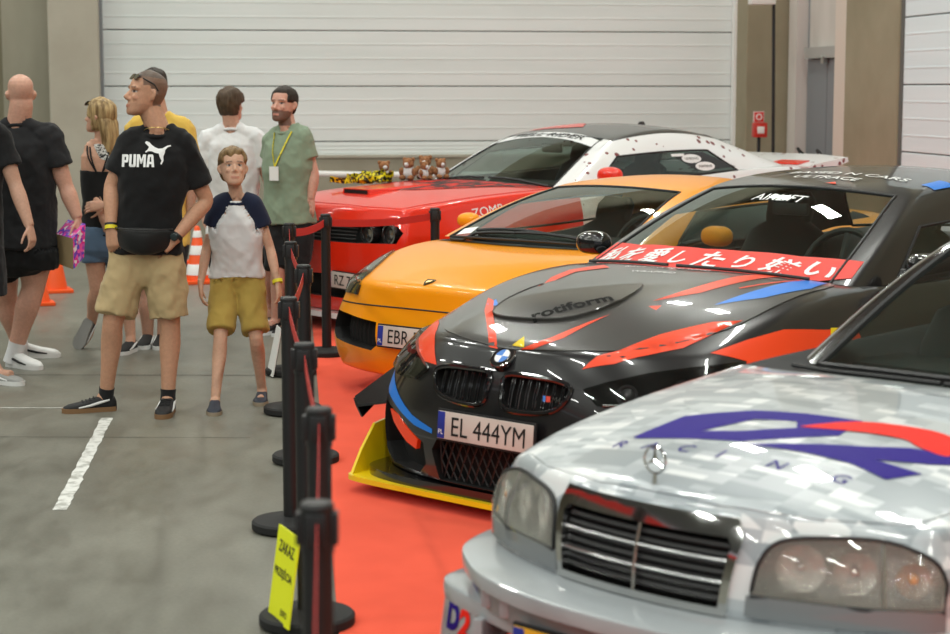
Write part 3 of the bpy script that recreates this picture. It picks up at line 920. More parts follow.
# ---------------------------------------------------------------- red and white muscle coupe
CH = car_root('car', -1.2, 13.45, 49.0, 'big red and white splattered muscle coupe with a rear spoiler, by the back wall')
p_chred = paint('bright_red_paint', (.76,.026,.007), .3, coat=.5, spec=.35)
p_chwhite = paint('white_paint_splattered', (.80,.80,.80), .3)
p_chblack = paint('satin_black_paint', (.018,.018,.018), .35)
ch_body = dict(
 fr=[0,.3,.55,.8,1.],
 side=[
  [(.26,.82,.14),(.20,.86,.26),(.18,.89,.44),(.17,.89,.70),(.24,.83,.90)],
  [(.55,.90,.13),(.54,.93,.26),(.54,.945,.46),(.54,.935,.72),(.54,.86,.93)],
  [(1.0,.93,.13),(1.0,.955,.26),(1.0,.965,.48),(1.0,.95,.76),(1.0,.87,.965)],
  [(1.5,.92,.14),(1.5,.94,.26),(1.5,.94,.48),(1.5,.93,.78),(1.5,.87,.985)],
  [(1.85,.92,.14),(1.85,.94,.26),(1.85,.94,.48),(1.85,.93,.80),(1.85,.87,1.0)],
  [(2.3,.92,.14),(2.3,.94,.26),(2.3,.94,.48),(2.3,.93,.83),(2.3,.87,1.03)],
  [(3.2,.92,.14),(3.2,.94,.26),(3.2,.94,.5),(3.2,.93,.86),(3.2,.87,1.06)],
  [(3.7,.94,.14),(3.7,.96,.26),(3.7,.97,.52),(3.7,.96,.88),(3.7,.87,1.09)],
  [(4.3,.92,.16),(4.3,.95,.28),(4.3,.955,.54),(4.3,.94,.90),(4.3,.85,1.10)],
  [(4.8,.84,.24),(4.82,.87,.34),(4.84,.88,.56),(4.84,.87,.90),(4.82,.80,1.08)]],
 crown=[(.0,-.2),(.045,-.18),(.05,-.15),(.05,-.15),(.04,-.1),(0,0),(0,0),(0,0),(.03,0),(.02,0)],
 front_bow=[.18,.19,.19,.17,.16], front_crown=[0,0,0,.0,.0],
 rear_bow=[.1]*5, rear_crown=[0]*5,
 crease=cr_front(4,.7)+cr_front(3,.4)+cr_side(4,.5,0,9)+cr_side(3,.5,0,9)+cr_front(0,.8)+cr_side(0,.8,0,9)+[((0,4,k),(0,4,k+1),.5) for k in range(4)],
 top_over={**{(5,j):(0,.8) for j in range(4)}, **{(6,j):(0,.8) for j in range(4)}},
 region=lambda kind,a,b,s: 1 if kind=='top' and a in (4,5,6) else (2 if (a >= 4 and kind in('side','top')) or kind=='rear' else 0))
ch_cabin = dict(
 fr=[0,.45,.9,1.],
 side=[
  [(1.82,.82,.995),(2.2,.72,1.22),(2.5,.62,1.36)],
  [(1.98,.86,1.0),(2.35,.76,1.23),(2.68,.64,1.385)],
  [(2.75,.86,1.04),(2.85,.77,1.26),(2.95,.65,1.42)],
  [(3.78,.86,1.09),(3.4,.77,1.26),(3.25,.65,1.415)],
  [(4.4,.80,1.10),(4.05,.72,1.21),(3.65,.62,1.36)]],
 crown=[(.04,0),(.045,0),(.05,0),(.05,0),(.05,0)],
 front_bow=[.18,.13,.08], front_crown=[.03,.03,.04],
 rear_bow=[.08,.08,.08], rear_crown=[.03,.03,.05],
 bottom=False, region=cabin_region((1,2), 2))
ch_bodyo, ch_s, ch_cs, ch_cut, ch_parts = build_shell(CH, ch_body, ch_cabin, dict(body=[p_chred, m_interior, p_chwhite], roof=p_chwhite, top=p_chblack), arches=[(.97,.35,.375,.88),(3.92,.35,.38,.9)])
# ---------------------------------------------------------------- silver saloon in the foreground
MB_ = car_root('car', .384, 4.666, 45.0, 'silver grey saloon with a big blue and red bonnet logo, nearest of the parked cars')
p_silver = paint('silver_wrap', (.50,.535,.56), .3, .0)
mb_body = dict(
 fr=[0,.22,.45,.72,1.],
 side=[
  [(.30,.70,.12),(.28,.72,.25),(.27,.745,.44),(.27,.735,.56),(.33,.70,.665)],
  [(.55,.82,.12),(.55,.83,.25),(.55,.84,.44),(.55,.835,.60),(.55,.74,.71)],
  [(.85,.84,.10),(.85,.86,.22),(.85,.865,.42),(.85,.855,.64),(.85,.74,.755)],
  [(1.2,.84,.10),(1.2,.86,.22),(1.2,.86,.42),(1.2,.855,.68),(1.2,.75,.785)],
  [(1.55,.84,.10),(1.55,.85,.22),(1.55,.855,.42),(1.55,.85,.70),(1.52,.76,.81)],
  [(1.8,.84,.10),(1.8,.85,.22),(1.8,.855,.42),(1.8,.85,.72),(1.8,.77,.82)],
  [(2.9,.84,.10),(2.9,.85,.22),(2.9,.855,.42),(2.9,.85,.74),(2.9,.77,.85)],
  [(3.6,.84,.12),(3.6,.86,.22),(3.6,.86,.42),(3.6,.85,.75),(3.6,.75,.86)],
  [(4.3,.76,.2),(4.32,.80,.3),(4.33,.81,.45),(4.32,.78,.7),(4.3,.70,.84)]],
 crown=[(.02,-.22),(.055,-.1),(.06,-.08),(.055,-.08),(.04,-.1),(0,0),(0,0),(0,0),(.02,0)],
 front_bow=[.21,.20,.21,.20,.21], front_crown=[0,0,0,0,.03],
 rear_bow=[.1]*5, rear_crown=[0]*5,
 crease=cr_front(4,.75)+cr_side(4,.6,0,8)+cr_side(3,.3,0,8)+cr_front(0,.8)+cr_side(0,.8,0,8)+[((0,4,k),(0,4,k+1),.5) for k in range(4)],
 top_over={**{(5,j):(0,.74) for j in range(4)}, **{(6,j):(0,.74) for j in range(4)}},
 region=lambda kind,a,b,s: 1 if kind=='top' and a in (4,5,6) else 0)
mb_cabin = dict(
 fr=[0,.45,.9,1.],
 side=[
  [(1.790,.72,0.788),(2.140,.63,1.028),(2.440,.53,1.198)],
  [(1.890,.76,0.798),(2.240,.66,1.038),(2.570,.545,1.218)],
  [(2.700,.77,0.818),(2.700,.67,1.058),(2.750,.56,1.248)],
  [(3.450,.76,0.833),(3.400,.66,1.058),(3.350,.55,1.228)],
  [(3.900,.72,0.838),(3.650,.63,1.038),(3.500,.54,1.208)]],
 crown=[(.03,0),(.04,0),(.04,0),(.04,0),(.04,0)],
 front_bow=[.14,.1,.06], front_crown=[.03,.03,.03],
 rear_bow=[.1,.1,.06], rear_crown=[.03,.03,.03],
 bottom=False, region=cabin_region((1,2), 2))
mb_bodyo, mb_s, mb_cs, mb_cut, mb_parts = build_shell(MB_, mb_body, mb_cabin, dict(body=[p_silver, m_interior], roof=m_glossblack, top=p_silver, side=m_clear, rear=m_clear, seal_r=.014), arches=[(.83,.31,.33,.82),(3.5,.31,.33,.82)])
def P3(pts, x=0.): return [Vector((x, y, z)) for (y, z) in pts]
def PZ(pts, z=0.): return [Vector((x, y, z)) for (x, y) in pts]
FWD = (1,0,0); DOWN = (0,0,-1)
def mir(pts): return [Vector((p[0], -p[1], p[2])) for p in pts][::-1]

low_o = P3([(-.31,.30),(.31,.30),(.345,.25),(.31,.125),(-.31,.125),(-.345,.25)])
side_o = [Vector(p) for p in ((.06,.38,.27),(.11,.60,.36),(.22,.77,.40),(.25,.78,.20),(.15,.68,.135),(.07,.43,.135),(.06,.37,.18))]
sd = (.86,-.5,0)
kid = [(.045,.600),(.17,.606),(.30,.600),(.365,.575),(.345,.515),(.28,.478),(.13,.465),(.055,.48),(.04,.53)]
cuts = [cutter(bmw_s, low_o, FWD, .09, m_void), cutter(bmw_s, side_o, sd, .08, m_void), cutter(bmw_s, mir(side_o), (.86,.5,0), .08, m_void)]
for s in (1,-1):
    k3 = P3(spline([(s*y, z) for y, z in kid], 3)); cuts.append(cutter(bmw_s, k3, FWD, .05, m_void))
cut(bmw_body, bmw_cut+cuts)
# grilles
for s in (1,-1):
    k3 = P3(spline([(s*y, z) for y, z in kid], 3))
    loop = [bmw_s.cast(p+Vector((-2,0,0)), FWD) for p in k3]; loop = [h+n*.004 for h, n in loop]
    bm = bmesh.new(); bm_tube(bm, loop, .011, n=8, closed=True); fix_normals(bm); fr_ = mesh_obj('kidney_grille', bm, m_glossblack, BM)
    bm = bmesh.new()
    for k in range(7):
        y = s*(.07+.042*k)
        pts = [bmw_s.cast((-2, y, z), FWD)[0]+Vector((.018,0,0)) for z in (.47 if k < 5 else .49, .53, .60)]
        for dy in (-.006, .006): bm_tube(bm, [q+Vector((0,dy,0)) for q in pts], .0045, n=6)
    fix_normals(bm); mesh_obj('slats', bm, m_glossblack, fr_)
m_badge_or = mat('badge_red', (.6,.05,.03), .4); m_badge_bl = mat('badge_blue', (.05,.2,.6), .4)
o3 = surf_text('badge', bmw_s, 'M4', m_chrome, BM, (-.0, -.315, .53), (0,-1,0), (0,0,1), FWD, h=.022, off=.006, bold=.02)
conform('badge_stripe', bmw_s, P3([(-.265,.541),(-.285,.541),(-.289,.519),(-.269,.519)]), FWD, m_badge_or, BM, off=.006, depth=0)
conform('badge_stripe', bmw_s, P3([(-.250,.541),(-.262,.541),(-.266,.519),(-.254,.519)]), FWD, m_badge_bl, BM, off=.006, depth=0)
# lower grille net
m_net = mat('grille_net', (.02,.02,.02), .5)
bm = bmesh.new()
for k in range(-8, 9):
    for sl in (1,-1):
        a = Vector((0, k*.045-.08*sl*.5, .13)); b_ = Vector((0, k*.045+.08*sl*.5, .29))
        pts = []
        for t in (0,.5,1):
            q = a.lerp(b_, t); q.y = max(-.32, min(.32, q.y)); h, n = bmw_s.cast((-2,q.y,q.z), FWD); pts.append(h+Vector((.03,0,0)))
        if (pts[0]-pts[2]).length > .02: bm_tube(bm, pts, .004, n=4)
fix_normals(bm); mesh_obj('lower_grille', bm, m_net, BM)
# front plate
make_plate(BM, (-.035, .0, .375), (0,-1,0), (.08,0,1), 'EL 444YM', m_platewhite, tw=.40, h_txt=.078)
# hood
hood_o = [(.16,.33),(.115,.17),(.10,0),(.115,-.17),(.16,-.33),(.25,-.50),(.42,-.63),(.70,-.725),(1.1,-.735),(1.42,-.70),(1.34,-.35),(1.29,0),(1.34,.35),(1.42,.70),(1.1,.735),(.70,.725),(.42,.63),(.25,.50)]
hood = conform('bonnet', bmw_s, PZ(spline(hood_o, 4)), DOWN, p_grey, BM, off=.004, depth=.012, step=.05)
hs_ = Surf(evaluated(hood).copy())
class Both:
    """the first of several surfaces a ray meets"""
    def __init__(self, *s): self.s = s
    def cast(self, o, d):
        best = (None, None); bd = 1e9
        for q in self.s:
            h, n = q.cast(o, d)
            if h is not None and (h-Vector(o)).length < bd: bd = (h-Vector(o)).length; best = (h, n)
        return best
bmw_b = Both(bmw_s, hs_)
vent_o = spline([(.34,.30),(.30,.08),(.36,-.13),(.56,-.20),(.82,-.13),(.88,.10),(.80,.29),(.56,.35)], 4)
vent = conform('bonnet_vent', bmw_b, PZ(vent_o), DOWN, p_grey, hood, off=.012, depth=.014, step=.05)
bmw_b = Both(bmw_s, hs_, Surf(evaluated(vent).copy()))
rim_tube('vent_edge', [bmw_b.cast((x,y,3), DOWN)[0] for x, y in vent_o], .004, p_grey, vent, closed=True)
def deco(name, pts, m, d=DOWN, parent=None, step=.03, off=.0022):
    return conform(name, bmw_b, [Vector(p) for p in pts], d, m, parent or BM, off=off, depth=0, step=step)
Z = lambda *p: PZ(p)
deco('stripe', Z((.096,.05),(.10,.10),(.38,.385),(.56,.53),(.50,.44),(.35,.31)), p_red)
deco('stripe', Z((.10,-.07),(.108,-.13),(.21,-.205),(.44,-.255),(.20,-.15)), p_red)
deco('stripe', [(.15,-.36,.58),(.19,-.40,.651),(.253,-.462,.682),(.425,-.53,.74),(.64,-.63,.77),(.74,-.705,.77),(.52,-.665,.715),(.43,-.64,.675),(.30,-.56,.65),(.21,-.475,.615)], p_red, (.45,.25,-.85))
fend = [(.47,-.67,.685),(.65,-.745,.735),(.84,-.82,.775),(1.07,-.885,.765),(1.30,-.90,.75),(1.32,-.92,.60),(1.22,-.92,.60),(1.14,-.93,.65),(1.0,-.94,.685),(.86,-.94,.69),(.72,-.93,.67),(.60,-.91,.60),(.54,-.88,.56),(.55,-.84,.63),(.58,-.80,.665)]
deco('stripe', fend, p_red, (.15,.9,-.35))
deco('stripe', [(1.12,-.88,.765),(1.26,-.893,.755),(1.2,-.92,.66),(1.05,-.935,.68)], p_yellow, (0,.9,-.35), off=.004)
deco('stripe', [(.46,.735,.72),(.30,.735,.634),(.12,.505,.595),(.08,.38,.595),(.169,.47,.669),(.263,.55,.709),(.36,.63,.72)], p_red, (.6,-.45,-.66))
deco('stripe', Z((.64,-.321),(.885,-.355),(1.149,-.38),(1.33,-.42),(1.35,-.50),(1.121,-.47),(.834,-.425)), p_red)
deco('stripe', Z((.985,-.507),(1.33,-.60),(1.33,-.615),(.98,-.52)), p_red)
deco('stripe', Z((.742,-.559),(1.05,-.585),(1.37,-.60),(1.385,-.69),(1.22,-.715),(.955,-.66)), p_blue)
deco('stripe', Z((.581,-.345),(.615,-.388),(.56,-.40)), p_red)
deco('stripe', Z((.117,-.01),(.18,-.02),(.112,-.08)), p_yellow)
deco('stripe', Z((.46,.445),(.52,.445),(.42,.34)), p_blue)
deco('stripe', Z((.64,.31),(.86,.42),(1.02,.45),(1.16,.36),(1.09,.27),(.97,.37),(.76,.34)), p_red)
surf_text('lettering', bmw_b, 'rotiform', mat('lettering_black', (.002,.002,.002), .6, spec=.1), hood, (.45,-.045,0), (.80,-.60,0), (.62,.78,0), DOWN, w=.34, h=.10, bold=.03, off=.0025)
m_txt = mat('lettering_white', (.75,.75,.74), .5)
surf_text('lettering', bmw_b, 'RACE PARTS TUNING', m_txt, hood, (1.18,.01,0), (.15,-1,0), (1,.1,0), DOWN, w=.42, h=.032, off=.0025)
surf_text('lettering', bmw_b, 'WRAPPED', m_txt, hood, (1.06,.0,0), (.15,-1,0), (1,.1,0), DOWN, w=.22, h=.028, off=.0025)
# bumper colours
deco('stripe', [(.25,.82,.45),(.12,.66,.40),(.07,.44,.335),(.05,.31,.318),(.05,.31,.338),(.08,.46,.375),(.13,.66,.455),(.24,.81,.53)], p_blue, (.8,-.6,0))
deco('stripe', mir([(.25,.82,.45),(.12,.66,.40),(.07,.44,.335),(.05,.31,.318),(.05,.31,.338),(.08,.46,.375),(.13,.66,.455),(.24,.81,.53)]), paint('violet_vinyl', (.10,.07,.35), .35), (.8,.6,0))
for s in (1,-1):
    pts = [Vector((x, s*y, z)) for x, y, z in ((.07,.42,.278),(.10,.60,.358),(.14,.69,.368),(.12,.64,.322),(.09,.51,.255),(.08,.43,.235))]
    conform('duct_insert', bmw_s, pts, (.9,-.43*s,0), p_red, BM, off=.003, depth=.02, step=.03)
# headlights
m_hl_dark = mat('lamp_housing', (.012,.012,.013), .25, coat=.5)
m_hl_lens = glass('smoked_lens', (.42,.42,.41), 1.5)
for s in (1,-1):
    o_ = [(.13,-.385,.575),(.19,-.455,.605),(.30,-.57,.64),(.43,-.69,.66),(.57,-.80,.672),(.60,-.835,.645),(.50,-.82,.585),(.36,-.74,.54),(.23,-.585,.512),(.145,-.44,.522)]
    pts = [Vector((x, y*s if s > 0 else -y, z)) for x, y, z in o_]
    pts = [Vector((x, -s*abs(y), z)) for x, y, z in o_]
    hd = Vector((.8, s*.6, 0))
    hl = conform('headlight', bmw_s, pts, hd, m_hl_dark, BM, off=.003, depth=.004, step=.04)
    for (x, y, z, r) in ((.23,-.52,.565,.038),(.38,-.68,.59,.036)):
        h, n = bmw_s.cast(Vector((x,-s*abs(y),z))-hd*2, hd)
        M = Matrix.Translation(h+n*.004) @ n.to_track_quat('Z','Y').to_matrix().to_4x4()
        bm = bmesh.new(); bm_lathe(bm, [(r*1.15,.0),(r*1.15,.008),(r*.95,.008),(r*.8,.003),(r*.7,.008),(r*.35,.016),(.001,.018)], 24, M); fix_normals(bm)
        mesh_obj('projector', bm, mat('projector_grey', (.16,.16,.17), .12, .6), hl)
    ed = []
    for (x,y,z) in ((.17,-.45,.525),(.25,-.585,.53),(.37,-.71,.555),(.5,-.79,.60)):
        h, n = bmw_s.cast(Vector((x,-s*abs(y),z))-hd*2, hd); ed.append(h+n*.008)
    rim_tube('lamp_strip', ed, .006, m_silver, hl)
    conform('lens', bmw_s, pts, hd, m_hl_lens, hl, off=.022, depth=.02, step=.04)
# roundel
h, n = bmw_s.cast((-2, 0, .655), FWD); n = (n*.6+Vector((-.35,0,.75))).normalized()
M = Matrix.Translation((Vector((.072,0,.668))-n*.008)) @ Matrix((Vector((0,-1,0)), n.cross(Vector((0,-1,0))), n)).transposed().to_4x4()
bm = bmesh.new(); M = M @ Matrix.Scale(1.4, 4); bm_lathe(bm, [(.041,-.012),(.041,.006),(.038,.009),(.001,.009)], 32, M); fix_normals(bm); rd = mesh_obj('emblem', bm, m_glossblack, BM)
bm = bmesh.new(); bm_lathe(bm, [(.0415,.004),(.0415,.009),(.039,.0105),(.039,.006)], 32, M, close=False); bm_lathe(bm, [(.0265,.009),(.0265,.011),(.0245,.011),(.0245,.009)], 32, M, close=False); fix_normals(bm); mesh_obj('emblem_ring', bm, m_chrome, rd)
for q in range(4):
    bm = bmesh.new(); a0 = q*math.pi/2
    vs = [bm.verts.new(M @ Vector((0,0,.0108)))]+[bm.verts.new(M @ Vector((math.cos(a0+t*math.pi/16)*.0245, math.sin(a0+t*math.pi/16)*.0245, .0108))) for t in range(9)]
    bm.faces.new(vs); mesh_obj('emblem_quarter', bm, m_inkwhite if q % 2 == 0 else m_badge_bl, rd, smooth=False)
# splitter with end fins, black lip, canards
bm = bmesh.new()
pl = spline([(-.02,0),(-.02,.45),(-.01,.78),(.05,.88),(.30,.93),(.60,.93)], 5, closed=False); pl = pl+[(.6,.0)]
pl = pl[:-1]+[(x,-y) for x, y in pl[:-1]][::-1]
bm_prism(bm, [Vector((x,y,.052)) for x, y in pl], (0,0,.022)); fix_normals(bm); sp = mesh_obj('splitter', bm, p_yellow, BM, angle=30)
sp['label'] = 'yellow front splitter'
for s in (1,-1):
    bm = bmesh.new(); bm_prism(bm, [(.02,s*.84,.07),(.10,s*.86,.17),(.20,s*.88,.27),(.42,s*.90,.30),(.42,s*.90,.07)], (0,s*.015,0)); fix_normals(bm); f_ = mesh_obj('splitter_fin', bm, p_yellow, BM, angle=30)
    bm = bmesh.new(); bm_prism(bm, [(.10,s*.875,.11),(.16,s*.885,.13),(.15,s*.88,.10)], (0,s*.008,0)); fix_normals(bm); mesh_obj('fin_mark', bm, p_red, f_, smooth=False)
    bm = bmesh.new()
    cn = [Vector(p) for p in ((.26,s*.78,.37),(.60,s*.90,.54),(.50,s*1.0,.50),(.18,s*.99,.37),(.14,s*.93,.345))]
    bm_prism(bm, cn, (0,0,.012)); bm_prism(bm, [cn[2],cn[3],cn[4],cn[4]+Vector((.03,0,-.05)),cn[2]+Vector((.02,0,-.04))], (0,s*.01,0)); fix_normals(bm); mesh_obj('canard', bm, m_glossblack, BM, angle=30)
bm = bmesh.new()
pl = spline([(.01,0),(.01,.45),(.04,.70),(.12,.83),(.30,.88)], 5, closed=False); pl = pl+[(x,-y) for x, y in pl][::-1]
bm_prism(bm, [Vector((x,y,.074)) for x, y in pl], (0,0,.035)); fix_normals(bm); mesh_obj('bumper_lip', bm, m_glossblack, BM, angle=30)
# windscreen banner and lettering
ban = [(1.52,.70,.91),(1.43,.62,.91),(1.31,.32,.91),(1.255,0,.91),(1.31,-.32,.91),(1.43,-.62,.91),(1.53,-.72,.91),(1.66,-.70,.96),(1.54,-.45,.98),(1.47,-.2,.985),(1.45,0,.985),(1.47,.2,.98),(1.54,.45,.965),(1.66,.68,.955)]
banner = conform('windscreen_banner', bmw_cs, PZ([(x,y) for x,y,z in ban]), DOWN, mat('banner_red', (.75,.035,.02), .45), BM, off=.004, depth=0, step=.05)
chars = '私を愛したり嫌い'
for k, ch in enumerate(chars):
    y = .57-k*.165
    x = 1.325+.19*(abs(y)/.7)**2
    try: surf_text('banner_lettering', bmw_cs, ch, m_inkwhite, banner, (x+.035, y, 0), (.18*(1 if y<0 else -1)*abs(y), -1, 0), (1,.0,0), DOWN, h=.135 if ch not in 'しりい' else .11, off=.007, bold=.02, shear=.2)
    except Exception as ex: pass
surf_text('roof_lettering', bmw_cs, 'ULTRACE', m_txt, BM, (2.36,-.06,0), (0,-1,0), (1,0,0), DOWN, w=.36, h=.07, bold=.01, off=.004)
surf_text('roof_lettering', bmw_cs, 'BASED N CARS', m_txt, BM, (2.50,-.10,0), (0,-1,0), (1,0,0), DOWN, w=.66, h=.07, bold=.01, off=.004)
surf_text('screen_lettering', bmw_cs, 'AIRLIFT', m_txt, BM, (2.00,-.03,0), (0,-1,0), (1,0,0), DOWN, w=.28, h=.075, bold=.01, off=.005)
deco_top = conform('roof_mark', bmw_cs, PZ([(2.235,-.13),(2.235,-.19),(2.27,-.165)]), DOWN, p_red, BM, off=.004, depth=0, step=.02)
conform('roof_tape', bmw_cs, [(2.45,-.60,1.28),(2.45,-.53,1.3),(2.62,-.535,1.32),(2.62,-.61,1.29)], (0,.5,-.9), p_blue, BM, off=.004, depth=0, step=.03)
# mirrors, wipers, interior, wheels
for s in (1,-1):
    mirror(BM, (1.74,s*.84,.945), (1.80,s*.935,.975), (.16,.20,.12), m_glossblack)
for (a, b_) in (((1.38,.60),(1.26,.05)),((1.26,.0),(1.38,-.62))):
    bm = bmesh.new(); bm_tube(bm, [bmw_b.cast((a[0]+(b_[0]-a[0])*t, a[1]+(b_[1]-a[1])*t, 3), DOWN)[0]+Vector((-.03,0,.012)) for t in (0,.25,.5,.75,1)], .008, n=6); fix_normals(bm); mesh_obj('wiper', bm, m_blackplastic, BM)
m_seatb = mat('seat_black', (.014,.014,.015), .6)
for s in (1,-1): seat(BM, 2.55, s*.37, .62, m_seatb, h=.60)
steering_wheel(BM, 1.98, -.37, .93, m_blackplastic)
bm = bmesh.new(); bm_box(bm, (1.80,0,.86), (.36,1.4,.14), None, .04); mesh_obj('dashboard', bm, m_interior, BM)
bm = bmesh.new(); bm_box(bm, (2.14,0,1.17), (.03,.2,.06), None, .012); mesh_obj('rear_view_mirror', bm, m_blackplastic, BM)
m_rimdark = mat('rim_dark', (.05,.05,.05), .3, .8)
for x in (.87, 3.68):
    for s in (1,-1): make_wheel(BM, x, s*.82, .338, .335, .26, mat('rim_pale', (.5,.48,.45), .3, .9), side=s)
# pixelled wrap of the silver saloon: small cells of lighter and darker grey
N, L, b = nodes(p_silver)
tc = N.new('ShaderNodeTexCoord'); mp = N.new('ShaderNodeMapping'); mp.inputs['Scale'].default_value = (34, 15, 34)
sn = N.new('ShaderNodeVectorMath'); sn.operation = 'FLOOR'
t = N.new('ShaderNodeTexNoise'); t.inputs['Scale'].default_value = .30; t.inputs['Detail'].default_value = 3; t.inputs['Roughness'].default_value = .75
L.new(tc.outputs['Object'], mp.inputs['Vector']); L.new(mp.outputs['Vector'], sn.inputs[0]); L.new(sn.outputs[0], t.inputs['Vector'])
r = ramp(N, L, t.outputs['Fac'], [(.40, (.33,.37,.40)), (.46, (.45,.49,.52)), (.52, (.53,.57,.595)), (.57, (.78,.80,.81))]); r.color_ramp.interpolation = 'CONSTANT'
L.new(r.outputs['Color'], b.inputs['Base Color'])
p_silver2 = paint('silver_bumper', (.36,.39,.41), .28)
p_band = paint('grey_band', (.20,.215,.225), .35)
m_logoblue = mat('logo_blue', (.022,.008,.21), .5, spec=.12); m_logored = mat('logo_red', (.78,.022,.012), .5, spec=.15)
m_refl = add_bump(mat('reflector', (.95,.94,.90), .15, .85), 55, .9, .02, stretch=(1,3,1))
m_flute = glass('fluted_lens', (.95,.95,.92), 1.5, 1., .08)
# grille and lamp openings
gy = .02
gr_in = P3([(gy-.265,.445),(gy+.265,.445),(gy+.285,.60),(gy+.27,.617),(gy-.27,.617),(gy-.285,.60)])
gr_out = P3([(gy-.285,.425),(gy+.285,.425),(gy+.312,.615),(gy+.29,.665),(gy-.29,.665),(gy-.312,.615)])
hl_o = [(.10,-.335,.487),(.12,-.345,.57),(.155,-.385,.625),(.21,-.50,.643),(.27,-.62,.642),(.31,-.715,.607),(.32,-.745,.555),(.31,-.745,.49),(.20,-.60,.487)]
hl_o = spline(hl_o[:7], 4, closed=False)+hl_o[7:]
hd = (.8,.6,0)
cuts = [cutter(mb_s, gr_in, FWD, .06, m_void)]
for s in (1,-1):
    o_ = [Vector((x, s*abs(y), z)) for x, y, z in hl_o]; o_ = o_ if s < 0 else o_[::-1]
    cuts.append(cutter(mb_s, o_, (.8,-.6*s,0), .075, m_refl))
cut(mb_bodyo, mb_cut+cuts)
grl = conform('grille_frame', mb_s, gr_out, FWD, m_chrome, MB_, off=.014, depth=.03, step=.035, holes=[gr_in])
def front_line(z, y0, y1, dx, n=12): return [mb_s.cast((-2, y0+(y1-y0)*k/n, z), FWD)[0]+Vector((dx,0,0)) for k in range(n+1)]
for z in (.463,.485,.507,.529,.551,.573,.595):
    bm = bmesh.new(); bm_tube(bm, front_line(z, gy-.272, gy+.272, .012), .0085, n=6, flat=1.); fix_normals(bm); mesh_obj('grille_slat', bm, m_blackplastic, grl)
for z in (.508,.563):
    bm = bmesh.new(); bm_tube(bm, front_line(z, gy-.278, gy+.278, -.004), .0045, n=6); fix_normals(bm); mesh_obj('grille_bar', bm, m_silver, grl)
bm = bmesh.new(); bm_tube(bm, [mb_s.cast((-2, gy, z), FWD)[0]+Vector((-.006,0,0)) for z in (.44,.5,.56,.62)], .005, n=6); fix_normals(bm); mesh_obj('grille_bar', bm, m_silver, grl)
m_amber = mat('amber_glass', (.7,.3,.08), .25)
for s in (1,-1):
    hdv = Vector((.8,-.6*s,0)); o_ = [Vector((x, s*abs(y), z)) for x, y, z in hl_o]
    hl = conform('headlight', mb_s, o_, hdv, m_flute, MB_, off=.012, depth=.02, step=.04)
    trim = [Vector((x, s*abs(y), z)) for x, y, z in ((.095,-.325,.487),(.20,-.60,.487),(.31,-.75,.49),(.31,-.75,.440),(.20,-.60,.434),(.09,-.325,.434))]
    conform('lamp_trim', mb_s, trim, hdv, p_band, hl, off=.012, depth=.02, step=.04)
    ring = [h+n*.01 for h, n in (mb_s.cast(q-hdv*2, hdv) for q in o_) if h is not None]
    rim_tube('lamp_gasket', ring, .006, m_seal, hl, closed=True)
    for (x, y, z, r, mm, nm) in ((.17,-.43,.565,.062,m_refl,'reflector_bowl'),(.22,-.555,.565,.055,m_refl,'reflector_bowl'),(.285,-.68,.56,.045,m_refl,'indicator_bowl')):
        h, n = mb_s.cast(Vector((x, s*abs(y), z))-hdv*2, hdv)
        M = Matrix.Translation(h+hdv*.012) @ (-hdv).to_track_quat('Z','Y').to_matrix().to_4x4()
        bm = bmesh.new(); bm_lathe(bm, [(r,.0),(r*.93,-.012),(r*.7,-.03),(r*.35,-.045),(.001,-.05)], 24, M, close=False); fix_normals(bm); bw = mesh_obj(nm, bm, mm, hl)
        bm = bmesh.new(); bm_lathe(bm, [(.001,-.045),(.011,-.04),(.013,-.02),(.009,-.004),(.001,0)], 16, M); fix_normals(bm); mesh_obj('bulb', bm, m_amber if nm == 'indicator_bowl' else m_chrome, bw)
    dv = [mb_s.cast(Vector((.255, s*.612, z))-hdv*2, hdv)[0]-hdv*.0 for z in (.492,.55,.638)]
    rim_tube('lamp_divider', dv, .007, m_silver, hl)
# bonnet
hd_o = [(.13,.0),(.14,.20),(.17,.33),(.22,.47),(.33,.64),(.50,.70),(1.0,.725),(1.42,.735),(1.40,.4),(1.37,0)]
hd_o = hd_o+[(x,-y) for x, y in hd_o[::-1] if y > 0]
bonnet = conform('bonnet', mb_s, PZ(hd_o), DOWN, p_silver, MB_, off=.004, depth=.014, step=.05)
mb_b = Both(mb_s, Surf(evaluated(bonnet).copy()))
def deco2(name, pts, m, d=DOWN, holes=(), step=.03, off=.002): return conform(name, mb_b, PZ(pts), d, m, bonnet, off=off, depth=0, step=step, holes=[PZ(h) for h in holes])
deco2('bonnet_logo', [(.45,.351),(.665,.333),(.774,.161),(.807,.005),(.825,-.174),(.673,-.197),(.509,.015),(.443,.331)], m_logoblue, holes=[[(.543,.178),(.695,.102),(.727,-.02),(.675,-.056),(.585,.065)]])
deco2('bonnet_logo', spline([(.700,-.07),(.809,-.168),(.860,-.33),(.856,-.434),(.79,-.51),(.715,-.505),(.728,-.409),(.752,-.355),(.735,-.24),(.689,-.085)], 3), m_logored, off=.0034)
deco2('bonnet_logo', [(.495,-.014),(.59,-.196),(.645,-.312),(.705,-.40),(.75,-.55),(.72,-.60),(.64,-.50),(.575,-.377),(.575,-.52),(.486,-.467),(.517,-.34),(.515,-.196)], m_logoblue, off=.0027)
for ch, x, y in zip('RACING', (.37,.375,.385,.385,.385,.40), (.34,.235,.12,.0,-.186,-.376)):
    surf_text('bonnet_lettering', mb_b, ch, m_logoblue, bonnet, (x+.02, y, 0), (0,-1,0), (1,0,0), DOWN, h=.05, off=.0025)
